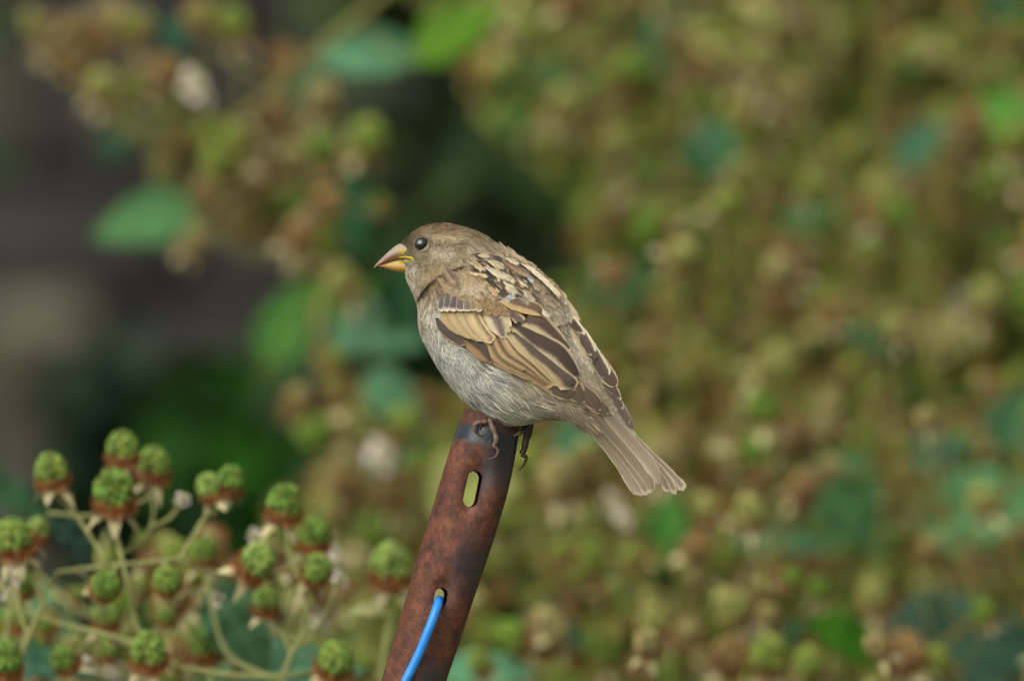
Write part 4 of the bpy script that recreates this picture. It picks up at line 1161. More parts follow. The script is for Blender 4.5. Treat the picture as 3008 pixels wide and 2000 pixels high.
def legs():
    horn, dark = lin((104, 84, 70)), lin((58, 46, 40))  # second tone is the same horn darkened by painted shade
    claw_c = lin((88, 70, 60))
    def toe(parent, pts, rads, bumps, claw_from, name="toe", colr=horn, clawc=claw_c):
        n = 46
        p = catmull(np.asarray(pts, float), n)
        s = np.linspace(0, 1, n)
        r = np.interp(s, np.linspace(0, 1, len(rads)), rads)
        k = s < claw_from
        r = r * (1 + bumps * np.sin(s * 34.0) * k)
        i = int(n * claw_from)
        V, F = tube(W(p[:i + 1, 0], p[:i + 1, 1], p[:i + 1, 2]), r[:i + 1] * PX, 12)
        o = part(name, V, F, MAT_SKIN, parent, colors={"Col": np.tile(colr, (len(V), 1))})
        V, F = tube(W(p[i:, 0], p[i:, 1], p[i:, 2]), np.linspace(r[i] * .92, 1.0, n - i) * PX, 10)
        part("claw", V, F, MAT_SKIN, o if False else parent, colors={"Col": np.tile(clawc, (len(V), 1))})
    # left leg: tarsus hidden in the belly feathers, two toes over the near rim
    V, F = tube(W([1470, 1452, 1440], [1160, 1205, 1244], [-40, -70, -92]), np.array([10, 9, 11]) * PX, 12)
    l1 = part("leg", V, F, MAT_SKIN, bird, colors={"Col": np.tile(horn, (len(V), 1))})
    X = lambda pts, d: [(*fr('R3', (a, b)), c) for (a, b), c in zip(pts, d)]
    toe(l1, X([(430, 400), (455, 480), (485, 560), (487, 610), (470, 650), (505, 690), (492, 738), (455, 762), (405, 768)], [-92, -100, -104, -106, -104, -106, -108, -106, -103]),
        [9.5, 9.5, 9, 8.5, 8, 6, 4.2, 2.6, 1.2], .10, .62)
    toe(l1, X([(400, 430), (330, 436), (292, 462), (290, 500), (312, 535), (345, 555), (378, 548)], [-92, -96, -97, -97, -96, -95, -93]),
        [8, 7.5, 7, 6, 5, 3.4, 1.2], .08, .62)
    toe(l1, X([(420, 400), (380, 430), (350, 455), (340, 490), (345, 510)], [-80, -92, -92, -90, -88]), [7, 7, 6, 5, 2], .08, .6, colr=dark)
    # right leg: far side, shade put into its colour, one toe seen past the right flank of the post
    V, F = tube(W([1560, 1556, 1550], [1180, 1220, 1258], [10, 0, -6]), np.array([11, 11, 12]) * PX, 12)
    l2 = part("leg", V, F, MAT_SKIN, bird, colors={"Col": np.tile(dark, (len(V), 1))})
    toe(l2, X([(790, 440), (785, 520), (760, 600), (745, 680), (722, 725), (762, 750), (752, 800), (725, 845), (690, 872)], [-8, -8, -8, -8, -8, -8, -8, -7, -6]),
        [13, 12.5, 11, 10, 9.5, 7, 5.5, 3.6, 1.2], .06, .60, colr=dark, clawc=lin((58, 44, 38)))
    toe(l2, X([(790, 450), (740, 500), (690, 540), (640, 560)], [-30, -60, -78, -84]), [10, 9, 8, 5], .08, .7, colr=dark)
    toe(l2, X([(785, 450), (745, 480), (720, 500)], [10, 30, 60]), [10, 8, 6], .08, .7, colr=dark)
legs()

# ================================================================== THE BRAMBLES
def ico(sub):
    import bmesh
    bm = bmesh.new(); bmesh.ops.create_icosphere(bm, subdivisions=sub, radius=1.0)
    V = np.array([v.co[:] for v in bm.verts]); F = [[v.index for v in f.verts] for f in bm.faces]; bm.free()
    return V, F
ICO1, ICO2 = ico(1), ico(2)

def berry_mesh(seed, tint):
    rg = np.random.default_rng(seed); b = Bag()
    V, F = ICO2
    b.add(V * np.array([.78, .78, .86]), F, lin((44, 62, 20)))
    n = 58
    V, F = ICO1 if seed > 100 else ICO2
    for i in range(n):
        z = 1 - (i + .5) / n * 1.42
        r = math.sqrt(max(0, 1 - z * z)); a = i * 2.39996 + rg.normal(0, .06)
        p = np.array([r * math.cos(a) * .84, r * math.sin(a) * .84, z * 1.05])
        s = .188 * rg.uniform(.86, 1.14)
        c = lin(np.array(tint) * rg.uniform(.76, 1.2) + np.array([rg.uniform(-8, 10), 0, 0]))
        b.add(p + V * s, F, np.clip(c, 0, 1))
        # dried style at the tip of the drupelet
        if rg.uniform() < .6:
            d = p / np.linalg.norm(p)
            q = np.cross(d, [0.3, .2, .9]); q /= np.linalg.norm(q)
            e = p + d * s * .9; f = p + d * (s + rg.uniform(.12, .22)) + q * rg.normal(0, .06)
            w = np.cross(d, q) * .016
            b.add(np.array([e - w, e + w, f]), [[0, 1, 2]], lin((128, 96, 60)))
    return mesh_data("berry", b.verts(), b.F, colors={"Col": b.cols()}, mats=[MAT_GREEN])

def stamen_mesh(seed, n=300, pal=((216, 146, 86), (192, 122, 70), (230, 176, 120), (156, 96, 58))):
    rg = np.random.default_rng(seed); b = Bag()
    for i in range(n):
        a = rg.uniform(0, 6.283); el = rg.uniform(-.35, .95); ln = rg.uniform(.5, .82)
        o = np.array([.45 * math.cos(a), .45 * math.sin(a), -.74 + rg.uniform(-.12, .12)])
        d = np.array([math.cos(a), math.sin(a), 0.0])
        p1 = o + d * ln * .55 + np.array([0, 0, el * .2])
        a2 = a + rg.normal(0, .25)
        p2 = o + np.array([math.cos(a2), math.sin(a2), 0]) * ln * .9 + np.array([0, 0, el * .62])
        sd = np.array([-math.sin(a), math.cos(a), .25]) * .040
        up = np.array([0, 0, .035])
        c = np.array(pal[rg.integers(4)]) * rg.uniform(.85, 1.12)
        b.add(np.array([o - sd, o + sd, p1 + sd, p1 - sd, p2 + sd * 1.7, p2 - sd * 1.7]), [[0, 1, 2, 3], [3, 2, 4, 5]], lin(np.clip(c, 0, 255)))
        b.add(np.array([p2 - sd * 1.5 - up, p2 + sd * 1.5 - up, p2 + sd + up * 2, p2 - sd + up * 2]), [[0, 1, 2, 3]], lin(np.clip(c * .8, 0, 255)))
    return mesh_data("stamens", b.verts(), b.F, colors={"Col": b.cols()}, mats=[MAT_STAMEN], smooth=False)

def calyx_mesh(seed):
    rg = np.random.default_rng(seed); b = Bag()
    V, F = ICO1
    b.add(V * np.array([.5, .5, .34]) + np.array([0, 0, -.98]), F, lin((150, 150, 92)))
    for i in range(5):
        a = i * 1.2566 + rg.normal(0, .12); rad = np.array([math.cos(a), math.sin(a), 0]); tg = np.array([-math.sin(a), math.cos(a), 0])
        ln = rg.uniform(1.2, 1.75); dr = rg.uniform(.3, 1.0)
        rows = []
        for f, w in ((0, .26), (.3, .36), (.65, .26), (1, .02)):
            m = rad * (.3 + ln * f * .75) + np.array([0, 0, -.98 - dr * ln * f * f])
            rows += [m - tg * w, m + np.array([0, 0, .05 * (1 - f)]), m + tg * w]
        c = np.array((198, 188, 142)) * rg.uniform(.82, 1.1)
        b.add(np.array(rows), grid_faces(4, 3), lin(c))
    return mesh_data("calyx", b.verts(), b.F, colors={"Col": b.cols()}, mats=[MAT_GREEN], smooth=False)

BERRY = [berry_mesh(1, (126, 152, 70)), berry_mesh(2, (114, 144, 64)), berry_mesh(3, (136, 158, 80))]
BERRY_FAR = [berry_mesh(101, (144, 162, 74)), berry_mesh(102, (162, 164, 94)), berry_mesh(103, (122, 154, 62)), berry_mesh(104, (170, 158, 104)), berry_mesh(105, (156, 128, 82))]
STAMEN = [stamen_mesh(1), stamen_mesh(2)]
FP = ((186, 140, 82), (164, 112, 64), (206, 170, 116), (138, 84, 50))
STAMEN_FAR = [stamen_mesh(3, 150, FP), stamen_mesh(4, 150, FP)]
CALYX = [calyx_mesh(1), calyx_mesh(2), calyx_mesh(3)]

def leaf_mesh(seed, rgb, fold=.22, width=.30):
    """one serrate bramble leaflet, unit length along +Y from its stalk, folded on the midrib"""
    rg = np.random.default_rng(seed)
    n, m = 22, 9
    v = np.linspace(0, 1, n); u = np.linspace(-1, 1, m)
    w = width * np.sin(np.pi * v ** .78) ** .8 * (1 - .18 * v); w[0] = .01; w[-1] = .004
    ser = 1 + .10 * ((np.arange(n) % 2) * 2 - 1)
    X = u[None] * (w * 1)[:, None]
    X[:, 0] *= ser; X[:, -1] *= ser
    Z = np.abs(X) * fold * 2 - .22 * (v[:, None] ** 2) + .03 * np.sin(v[:, None] * 22) * np.abs(u)[None] * (w / width)[:, None]
    Y = v[:, None] + .05 * np.abs(u)[None] - 0 * X
    V = np.stack([X, np.broadcast_to(Y, X.shape), Z], -1).reshape(-1, 3)
    vein = (np.abs(u)[None] < .05) * 1.0 + .45 * (np.cos((v[:, None] - .32 * np.abs(u)[None]) * 44) > .82)
    c = lin(rgb)[None] * (1 + .5 * np.clip(vein, 0, 1).reshape(-1, 1)) * (1 + .12 * rg.normal(0, 1, (n * m, 1)))
    nn = n * m
    back = V - np.array([0, 0, .006])
    cb = np.tile(np.clip(lin(rgb) * 1.15 + .03, 0, 1), (nn, 1))
    F = grid_faces(n, m)
    i = np.arange(nn).reshape(n, m); ring = np.r_[i[0, :], i[1:, -1], i[-1, -2::-1], i[-2:0:-1, 0]]; r2 = np.roll(ring, -1)
    return mesh_data("leaf", np.vstack([V, back]), np.vstack([F, F[:, ::-1] + nn, np.stack([r2, ring, ring + nn, r2 + nn], -1)]),
                     colors={"Col": np.vstack([np.clip(c, 0, 1), cb])}, mats=[MAT_LEAF])

def flower_mesh():
    """a fading blossom: ragged narrow petals at odd angles, sepals and a tuft of stamens"""
    rg = np.random.default_rng(4); b = Bag()
    for i in range(6):
        a = i * 1.05 + rg.normal(0, .35); rad_ = np.array([math.cos(a), math.sin(a), 0]); tg = np.array([-math.sin(a), math.cos(a), rg.normal(0, .5)])
        up = rg.uniform(-.5, .7); ln = rg.uniform(.55, 1.05)
        rows = []
        for f, w in ((.1, .12), (.4, .30), (.75, .32), (1, .1)):
            mdl = rad_ * f * ln + np.array([0, 0, up * f - .3 * f * f])
            rows += [mdl - tg * w, mdl + np.array([0, 0, -.12]), mdl + tg * w * rg.uniform(.6, 1.1)]
        b.add(np.array(rows), grid_faces(4, 3), lin((222, 211, 198)) * rg.uniform(.74, 1.05))
    V, F = ICO1; b.add(V * .34 + np.array([0, 0, .1]), F, lin((164, 162, 104)))
    for i in range(90):
        a = rg.uniform(0, 6.28); r0 = rg.uniform(.3, .62); p = np.array([math.cos(a) * .2, math.sin(a) * .2, .1]); q = np.array([math.cos(a) * r0, math.sin(a) * r0, rg.uniform(.2, .6)])
        w_ = np.array([-math.sin(a), math.cos(a), 0]) * .03
        b.add(np.array([p - w_, p + w_, q + w_, q - w_]), [[0, 1, 2, 3]], lin((208, 200, 170)) * rg.uniform(.75, 1.08))
    return mesh_data("flower", b.verts(), b.F, colors={"Col": b.cols()}, mats=[MAT_GREEN])
FLOWER = flower_mesh()

STEM_C = lin((156, 158, 100)); STEM_B = lin((138, 132, 78))

class Cane:
    """one bramble cane: rooted in the ground, with its own stalks, berries, leaves and flowers"""
    def __init__(s, label, stem, r0=0.0026, r1=0.0012, group=None, color=STEM_C, far=False, root=None):
        s.path = np.asarray(stem, float)            # world points, root end first
        base = s.path[0].copy(); base[2] = 0
        s.t = thing("bramble_cane", base, label, "bramble", group)
        s.org = origin(s.t); s.b = Bag(); s.color = color; s.far = far
        p = catmull(s.path, 90); s.p = p
        V, F = tube(p, np.linspace(r0, r1, 90), 8); s.b.add(V, F, color)
        for i in range(0, 90, 1 if not far else 4):                         # prickles
            if random.random() < .6:
                d = Vector(np.random.default_rng(i).normal(0, 1, 3)).normalized()
                a = p[i]; e = a + np.array(d) * (0.0022 + r0)
                q = np.array(d.orthogonal().normalized()) * .0005
                s.b.add(np.array([a - q, a + q, e]), [[0, 1, 2]], color * .9)
    def twig(s, a, b, r=0.0006, sag=0.0, branch=False):
        a, b = np.asarray(a, float), np.asarray(b, float)
        mid = (a + b) / 2 + np.array([random.uniform(-.08, .08), random.uniform(-.08, .08), -.10 + sag]) * np.linalg.norm(b - a)
        p = catmull([a, mid, b], 10)
        V, F = tube(p, np.linspace(r * 1.25, r, 10), 6); s.b.add(V, F, s.color * random.uniform(.85, 1.12))
        return p
    def attach_point(s, q, below=.02):
        q = np.asarray(q, float)
        dist = np.linalg.norm(s.p - (q - np.array([0, 0, below])), axis=1)
        return s.p[int(np.argmin(dist))]
    def add_branch(s, pts, r=0.0008):
        p = catmull(np.asarray(pts, float), 40)
        V, F = tube(p, np.linspace(r * 1.15, r * .8, 40), 7); s.b.add(V, F, s.color)
        s.p = np.vstack([s.p, p])
    def berry(s, loc, r, axis, joint=None, st=True, ca=True, mesh=None, young=False):
        ax = Vector(axis).normalized()
        rot = ax.to_track_quat('Z', 'Y') @ Matrix.Rotation(random.uniform(0, 6.28), 3, 'Z').to_quaternion()
        o = bpy.data.objects.new("berry", mesh or random.choice(BERRY_FAR if s.far else BERRY)); COL.objects.link(o)
        o.parent = s.t; o.location = np.asarray(loc) - s.org; o.rotation_mode = 'QUATERNION'; o.rotation_quaternion = rot; o.scale = (r * .62, r * .62, r * .55) if young else (r, r, r)
        if st:
            c = bpy.data.objects.new("stamen_ring", random.choice(STAMEN_FAR if s.far else STAMEN)); COL.objects.link(c); c.parent = o
            c.scale = (1.02, 1.02, 1.0)
            if young: c.scale = (1.45, 1.45, 1.3)
        if ca:
            c = bpy.data.objects.new("calyx", random.choice(CALYX)); COL.objects.link(c); c.parent = o
        foot = np.asarray(loc) - np.array(ax) * r * 1.05
        j = s.attach_point(foot) if joint is None else np.asarray(joint)
        s.twig(j, foot, 0.00062)
    def leaf(s, center, length, direction, normal, rgb, width=.30, seed=0, stalk=True):
        """leaf blade centred at 'center', pointing along 'direction'"""
        D = Vector(direction).normalized(); N = Vector(normal); N = (N - D * N.dot(D)).normalized(); X = D.cross(N)
        M = Matrix((X, D, N)).transposed()
        o = bpy.data.objects.new("leaf", leaf_mesh(seed, rgb, random.uniform(.12, .28), width)); COL.objects.link(o); o.parent = s.t
        base = np.asarray(center) - np.array(D) * length * .5
        o.location = base - s.org; o.rotation_mode = 'QUATERNION'; o.rotation_quaternion = M.to_quaternion(); o.scale = (length,) * 3
        if stalk: s.twig(s.attach_point(base, .0), base, 0.0008)
    def flower(s, loc, r, axis):
        o = bpy.data.objects.new("flower", FLOWER); COL.objects.link(o); o.parent = s.t
        o.location = np.asarray(loc) - s.org; o.rotation_mode = 'QUATERNION'; o.rotation_quaternion = Vector(axis).to_track_quat('Z', 'Y'); o.scale = (r, r, r)
        s.twig(s.attach_point(loc), loc, 0.0007)
    def done(s):
        part("stem", s.b.verts(), s.b.F, MAT_GREEN, s.t, colors={"Col": s.b.cols()})

def pxpath(pts):
    """(photo px, photo py, metres behind the sparrow) -> world"""
    p = np.asarray(pts, float)
    return WM(p[:, 0], p[:, 1], p[:, 2])
def rooted(pts, dx=0.0, dy=0.0):
    """add a run from the ground up to the first point"""
    w = pxpath(pts); a = w[0]
    g = np.array([[a[0] + dx, a[1] + dy, -0.03], [a[0] + dx * .8, a[1] + dy * .7, a[2] * .45], [a[0] + dx * .25, a[1] + dy * .2, a[2] * .85]])
    return np.vstack([g, w])
def Z5(x, y):          # zoom frame of the lower left corner
    return (x * .4848, 1240 + y * .4848)

S1 = 1.045             # pixels grow a little with distance: berries are measured at their own depth
def rad(px, ym): return px * PX * (DIST + ym) / DIST

# ---- near sprays, lower left (about 0.2 m behind the sparrow)
def near_sprays():
    D = .27
    # spray 1: upright stalk under the two tall middle berries, with cross arms
    c = Cane("bramble spray with tall upright stalk and green berries, left of the post, topmost pair touching",
             rooted([(*Z5(860, 1500), D), (*Z5(830, 1250), D), (*Z5(790, 1050), D), (*Z5(740, 860), D), (*Z5(715, 720), D)], -.05, .05), .0015, .0009)
    c.add_branch(pxpath([(*Z5(740, 860), D), (*Z5(560, 880), D + .004), (*Z5(350, 905), D + .01)]))
    c.add_branch(pxpath([(*Z5(745, 860), D), (*Z5(950, 845), D + .003), (*Z5(1080, 832), D + .005), (*Z5(1180, 880), D + .01), (*Z5(1310, 895), D + .02)]))
    c.add_branch(pxpath([(*Z5(1080, 832), D + .005), (*Z5(1140, 740), D + .01), (*Z5(1210, 620), D + .012), (*Z5(1270, 540), D + .012)]))
    c.add_branch(pxpath([(*Z5(650, 850), D), (*Z5(580, 740), D + .002), (*Z5(480, 590), D + .004), (*Z5(400, 500), D + .005)]))
    c.add_branch(pxpath([(*Z5(730, 800), D), (*Z5(880, 700), D + .02), (*Z5(930, 560), D + .035), (*Z5(920, 450), D + .04)]))
    def B(x, y, r, ax, ym, j=None, **k): c.berry(WM(*Z5(x, y), ym), rad(r * .4848 * .92, ym), ax, None if j is None else WM(*Z5(j[0], j[1]), j[2]), **k)
    B(690, 425, 138, (-.02, -.35, 1), D - .005, (715, 720, D))
    B(312, 300, 112, (-.12, -.3, 1), D, (400, 500, D + .005))
    B(740, 165, 108, (.05, -.25, 1), D + .02, (760, 560, D + .01))
    B(925, 265, 112, (.12, -.15, 1), D + .05, (920, 450, D + .04))
    B(1270, 395, 88, (-.45, -.4, 1), D + .012, (1240, 580, D + .012))
    B(1395, 355, 92, (.35, -.3, 1), D + .016, (1290, 560, D + .012))
    B(640, 985, 100, (.1, -1, .25), D - .012, (700, 870, D))
    B(1010, 955, 96, (-.05, -1, .35), D - .012, (1000, 842, D))
    B(150, 985, 70, (-.3, -.6, .6), D + .03, (350, 905, D + .01))
    c.leaf(WM(*Z5(460, 720), D + .05), .032, (.6, .2, -.6), (0, -.6, .8), (62, 92, 74), .3, 3)
    c.flower(WM(*Z5(1110, 470), D + .03), .0042, (.2, -.6, .7))
    c.flower(WM(*Z5(1320, 1075), D + .03), .0042, (-.3, -.8, .5))
    c.done()
    # spray 2: right of it
    c = Cane("bramble spray with green berries leaning towards the post, beside a pale round bud",
             rooted([(*Z5(1700, 1700), D + .02), (*Z5(1800, 1400), D + .015), (*Z5(1880, 1150), D + .01), (*Z5(1800, 900), D + .01), (*Z5(1730, 760), D + .01)], .03, .08), .0017, .001)
    B(1722, 495, 122, (.18, -.3, 1), D + .005, (1730, 760, D + .01))
    B(1900, 690, 112, (.1, -.2, 1), D + .09)
    B(1560, 845, 122, (.62, -.55, .65), D, (1740, 900, D + .02))
    B(1920, 885, 100, (.25, -.85, .55), D + .005, (1890, 1120, D + .01))
    B(1610, 1090, 92, (.1, -.25, 1), D + .03, (1800, 1300, D + .02))
    B(1230, 790, 96, (0, -.3, 1), D + .10)
    B(1245, 1350, 110, (0, -.4, 1), D + .12)
    c.flower(WM(*Z5(2060, 955), D + .04), .0042, (.5, -.8, .3))
    c.flower(WM(*Z5(1540, 690), D + .06), .0042, (-.5, -.8, .3))
    c.leaf(WM(*Z5(1440, 1240), D + .10), .045, (.5, .1, -.8), (-.3, -.7, .6), (84, 124, 86), .3, 5)
    c.leaf(WM(*Z5(1800, 1480), D + .12), .05, (.9, .1, .2), (0, -.6, .8), (96, 140, 104), .3, 6)
    c.done()
    # spray 3: bottom arm crossing to the right
    c = Cane("bramble arm with green berries running low along the foot of the sprays towards the post",
             rooted([(*Z5(-250, 1000), D + .03), (*Z5(60, 1105), D + .02), (*Z5(290, 1195), D + .015), (*Z5(520, 1260), D + .01), (*Z5(800, 1315), D + .005), (*Z5(1030, 1450), D), (*Z5(1200, 1510), D), (*Z5(1620, 1540), D + .005), (*Z5(1900, 1520), D + .01)], -.05, .05), .0015, .001)
    B(900, 1390, 122, (.05, -.5, 1), D - .015, (1010, 1560, D))
    B(2035, 1440, 124, (.25, -.6, .8), D, (1880, 1530, D + .01))
    B(385, 1435, 86, (-.45, -.55, .7), D + .01, (500, 1600, D + .01))
    B(640, 1170, 96, (.1, -.3, 1), D + .10)
    B(650, 1380, 80, (.1, -.3, 1), D + .16)
    B(1010, 1180, 60, (.1, -.3, 1), D + .08, None)
    c.leaf(WM(*Z5(260, 1480), D + .06), .04, (1, .2, .1), (0, -.6, .8), (78, 122, 92), .3, 7)
    c.flower(WM(*Z5(540, 1470), D + .02), .0042, (.2, -.9, .4))
    c.done()
    # spray 4: at the left edge
    c = Cane("bramble spray with dark shaded green berries at the end beyond the tall upright spray",
             rooted([(*Z5(40, 1750), D + .01), (*Z5(260, 1200), D + .005), (*Z5(235, 1000), D), (*Z5(180, 880), D - .002)], -.08, .03), .0022, .0012)
    B(80, 705, 126, (-.2, -.4, 1), D - .01, (180, 880, D - .002))
    B(225, 660, 84, (.3, 0, 1), D + .02, (180, 880, D - .002))
    B(30, 1440, 118, (.1, -.5, .9), D - .01, (120, 1600, D + .01))
    B(-150, 1000, 100, (-.2, -.4, 1), D + .03)
    B(100, 1180, 90, (0, -.3, 1), D + .14)
    c.flower(WM(*Z5(95, 945), D + .02), .0042, (-.2, -.9, .4))
    c.flower(WM(*Z5(60, 1060), D + .03), .0042, (.3, -.9, .4))
    c.leaf(WM(20, 1470, D + .5), .05, (.9, .2, -.2), (0, -.6, .8), (60, 96, 62), .3, 9)
    c.done()
near_sprays()

def mid_sprays():
    """paler, softer sprays standing a little behind the near ones"""
    rg = np.random.default_rng(77)
    for k, (x0, label) in enumerate(((300, "bramble spray with cream sepals behind the tall upright spray"), (760, "bramble spray with cream sepals behind the spray that leans towards the post"))):
        ym = .55
        c = Cane(label, rooted([(x0, 2080, ym), (x0 + 30, 1850, ym), (x0 - 20, 1680, ym), (x0 + 20, 1560, ym)], .04, .1), .0018, .0011, far=True)
        for sx in (-1, 1):
            c.add_branch(pxpath([(x0, 1820, ym), (x0 + sx * 110, 1760, ym + .02), (x0 + sx * 220, 1660, ym + .05)]), .001)
            c.add_branch(pxpath([(x0 + 20, 1900, ym), (x0 + sx * 130, 1880, ym + .02), (x0 + sx * 250, 1830, ym + .05)]), .001)
        n = 0
        while n < 26:
            x, y = rg.uniform(x0 - 290, x0 + 290), rg.uniform(1500, 2020)
            if y < 1500 + 0.9 * abs(x - 520) * .45: continue
            n += 1
            yy = ym + rg.normal(.02, .1)
            c.berry(WM(x, y, yy), rad(rg.uniform(34, 54), yy), (rg.uniform(-.6, .6), -rg.uniform(.1, .9), rg.uniform(.1, 1)), young=rg.uniform() < .55)
        for q in range(4):
            x, y = rg.uniform(x0 - 280, x0 + 280), rg.uniform(1620, 2020)
            c.flower(WM(x, y, ym + rg.normal(0, .06)), .0055, (rg.normal(), -1, .4))
        for q in range(5):
            leaf_px(c, rg.uniform(x0 - 260, x0 + 260), rg.uniform(1680, 2040), rg.uniform(150, 240), 100, rg.uniform(0, 360), ym + .2, ((78, 124, 84), (96, 140, 96), (60, 100, 72))[q % 3], 200 + 10 * k + q)
        c.done()

# ---- canes of the thicket behind
def leaf_px(c, x, y, L, wd, ang, ym, rgb, seed, tilt=.5):
    """leaf given by its place, apparent length/width (photo px) and screen angle"""
    a = math.radians(ang); ln = rad(L, ym)
    nrm = (random.uniform(-.25, .25), -tilt - .35, .8 - tilt * .5)
    c.leaf(WM(x, y, ym), ln, (math.cos(a), random.uniform(-.25, .25), math.sin(a)), nrm, rgb, min(.62, .5 * wd / L * 1.25), seed)

def rb(c, x, y, r, ym, **k):
    ax = (random.uniform(-.6, .6), -random.uniform(.1, .9), random.uniform(.1, 1))
    c.berry(WM(x, y, ym), rad(r, ym), ax, young=random.random() < .45, **k)

mid_sprays()

def arching_cane():
    # comes over from the thicket on the right and hangs down on the left
    ym = 1.3
    w = pxpath([(1780, -420, ym + .1), (1420, -260, ym), (1110, 0, ym), (900, 180, ym), (715, 345, ym), (600, 470, ym), (560, 600, ym)])
    a = w[0]
    w = np.vstack([[[a[0] + .22, a[1] + .15, -.03], [a[0] + .2, a[1] + .12, .8], [a[0] + .13, a[1] + .05, 1.45]], w])
    c = Cane("bramble cane arching down on the left with a white flower among its leaves", w, .004, .0018, color=STEM_B, far=True)
    leaf_px(c, 446, 645, 320, 170, 185, ym, (84, 132, 78), 21)
    leaf_px(c, 1097, 155, 340, 150, 8, ym, (96, 146, 104), 22)
    leaf_px(c, 1330, 95, 300, 190, 40, ym, (84, 126, 26), 23, .3)
    leaf_px(c, 1010, 620, 260, 150, -62, ym, (86, 148, 100), 24)
    leaf_px(c, 385, 380, 250, 150, 215, ym + .1, (54, 86, 60), 25)
    leaf_px(c, 505, 110, 150, 90, 250, ym, (58, 96, 70), 26)
    leaf_px(c, 900, 270, 180, 100, 230, ym, (64, 110, 78), 27)
    c.flower(WM(566, 255, ym - .3), rad(62, ym - .3), (-.1, -1, .5))
    c.flower(WM(592, 285, ym - .28), rad(44, ym), (.5, -1, 0))
    for (x, y, r) in ((150, 90, 52), (200, 190, 60), (300, 130, 55), (420, 60, 55), (330, 40, 50), (230, 50, 48), (590, 30, 56), (690, 60, 50), (860, 380, 56), (960, 290, 52), (820, 330, 50), (1080, 410, 56), (560, 410, 54),
                      (650, 470, 56), (740, 520, 60), (620, 560, 56), (780, 600, 58), (700, 640, 54), (690, 420, 50), (860, 470, 52), (930, 440, 50), (960, 740, 54), (900, 690, 54), (1010, 480, 50), (480, 480, 44), (830, 180, 50), *[(150 + 850 * f + random.gauss(0, 70), 60 + 640 * f + random.gauss(0, 90), random.uniform(34, 52)) for f in np.linspace(0, 1, 34)]):
        rb(c, x + random.uniform(-14, 14), y + random.uniform(-14, 14), r, ym + random.uniform(-.12, .12))
    c.done()
    ym = 1.15
    c = Cane("bramble cane standing behind the sparrow's beak and breast with bright leaves", rooted([(1040, 2050, ym), (1100, 1700, ym), (1060, 1400, ym), (960, 1150, ym), (930, 950, ym), (990, 760, ym + .05)], .05, .1), .004, .0018, color=STEM_B, far=True)
    leaf_px(c, 845, 950, 300, 140, 62, ym + .3, (92, 150, 66), 31)
    leaf_px(c, 1090, 985, 300, 160, 4, ym + .25, (108, 160, 118), 32)
    leaf_px(c, 1150, 1165, 230, 150, -20, ym, (104, 154, 110), 33)
    leaf_px(c, 1180, 880, 220, 110, 80, ym + .1, (40, 84, 46), 34)
    leaf_px(c, 990, 870, 240, 120, 30, ym + .05, (66, 120, 30), 35)
    leaf_px(c, 1150, 1330, 200, 110, 200, ym + .15, (70, 110, 80), 37)
    c.flower(WM(1118, 1342, ym - .2), rad(56, ym - .2), (.2, -1, .2))
    c.flower(WM(1080, 1350, ym), rad(32, ym), (-.4, -1, 0))
    for (x, y, r) in ((1000, 1130, 56), (1060, 1190, 58), (880, 1160, 50), (930, 1270, 54), (1050, 1270, 50), (860, 1200, 46), (980, 1050, 48), (1180, 1250, 54), (1230, 1360, 50), (1010, 1420, 50), (1150, 1450, 52),
                      (920, 760, 50), (880, 690, 50), (1240, 1180, 46), (1200, 1480, 50), (1100, 1560, 52), (960, 1500, 50), (1010, 830, 48)):
        rb(c, x, y, r, ym + random.uniform(-.1, .1))
    c.done()
    ym = .36
    c = Cane("low bramble cane with one plump green berry close against the post's left side", rooted([(1120, 2080, ym), (1130, 1900, ym), (1150, 1790, ym)], .03, .1), .002, .0012)
    c.berry(WM(1148, 1662, ym), rad(64, ym), (.05, -.3, 1), WM(1150, 1790, ym))
    c.leaf(WM(1090, 1790, ym), .018, (-.9, -.2, .1), (0, -.6, .8), (168, 170, 112), .3, 38)
    c.done()
arching_cane()

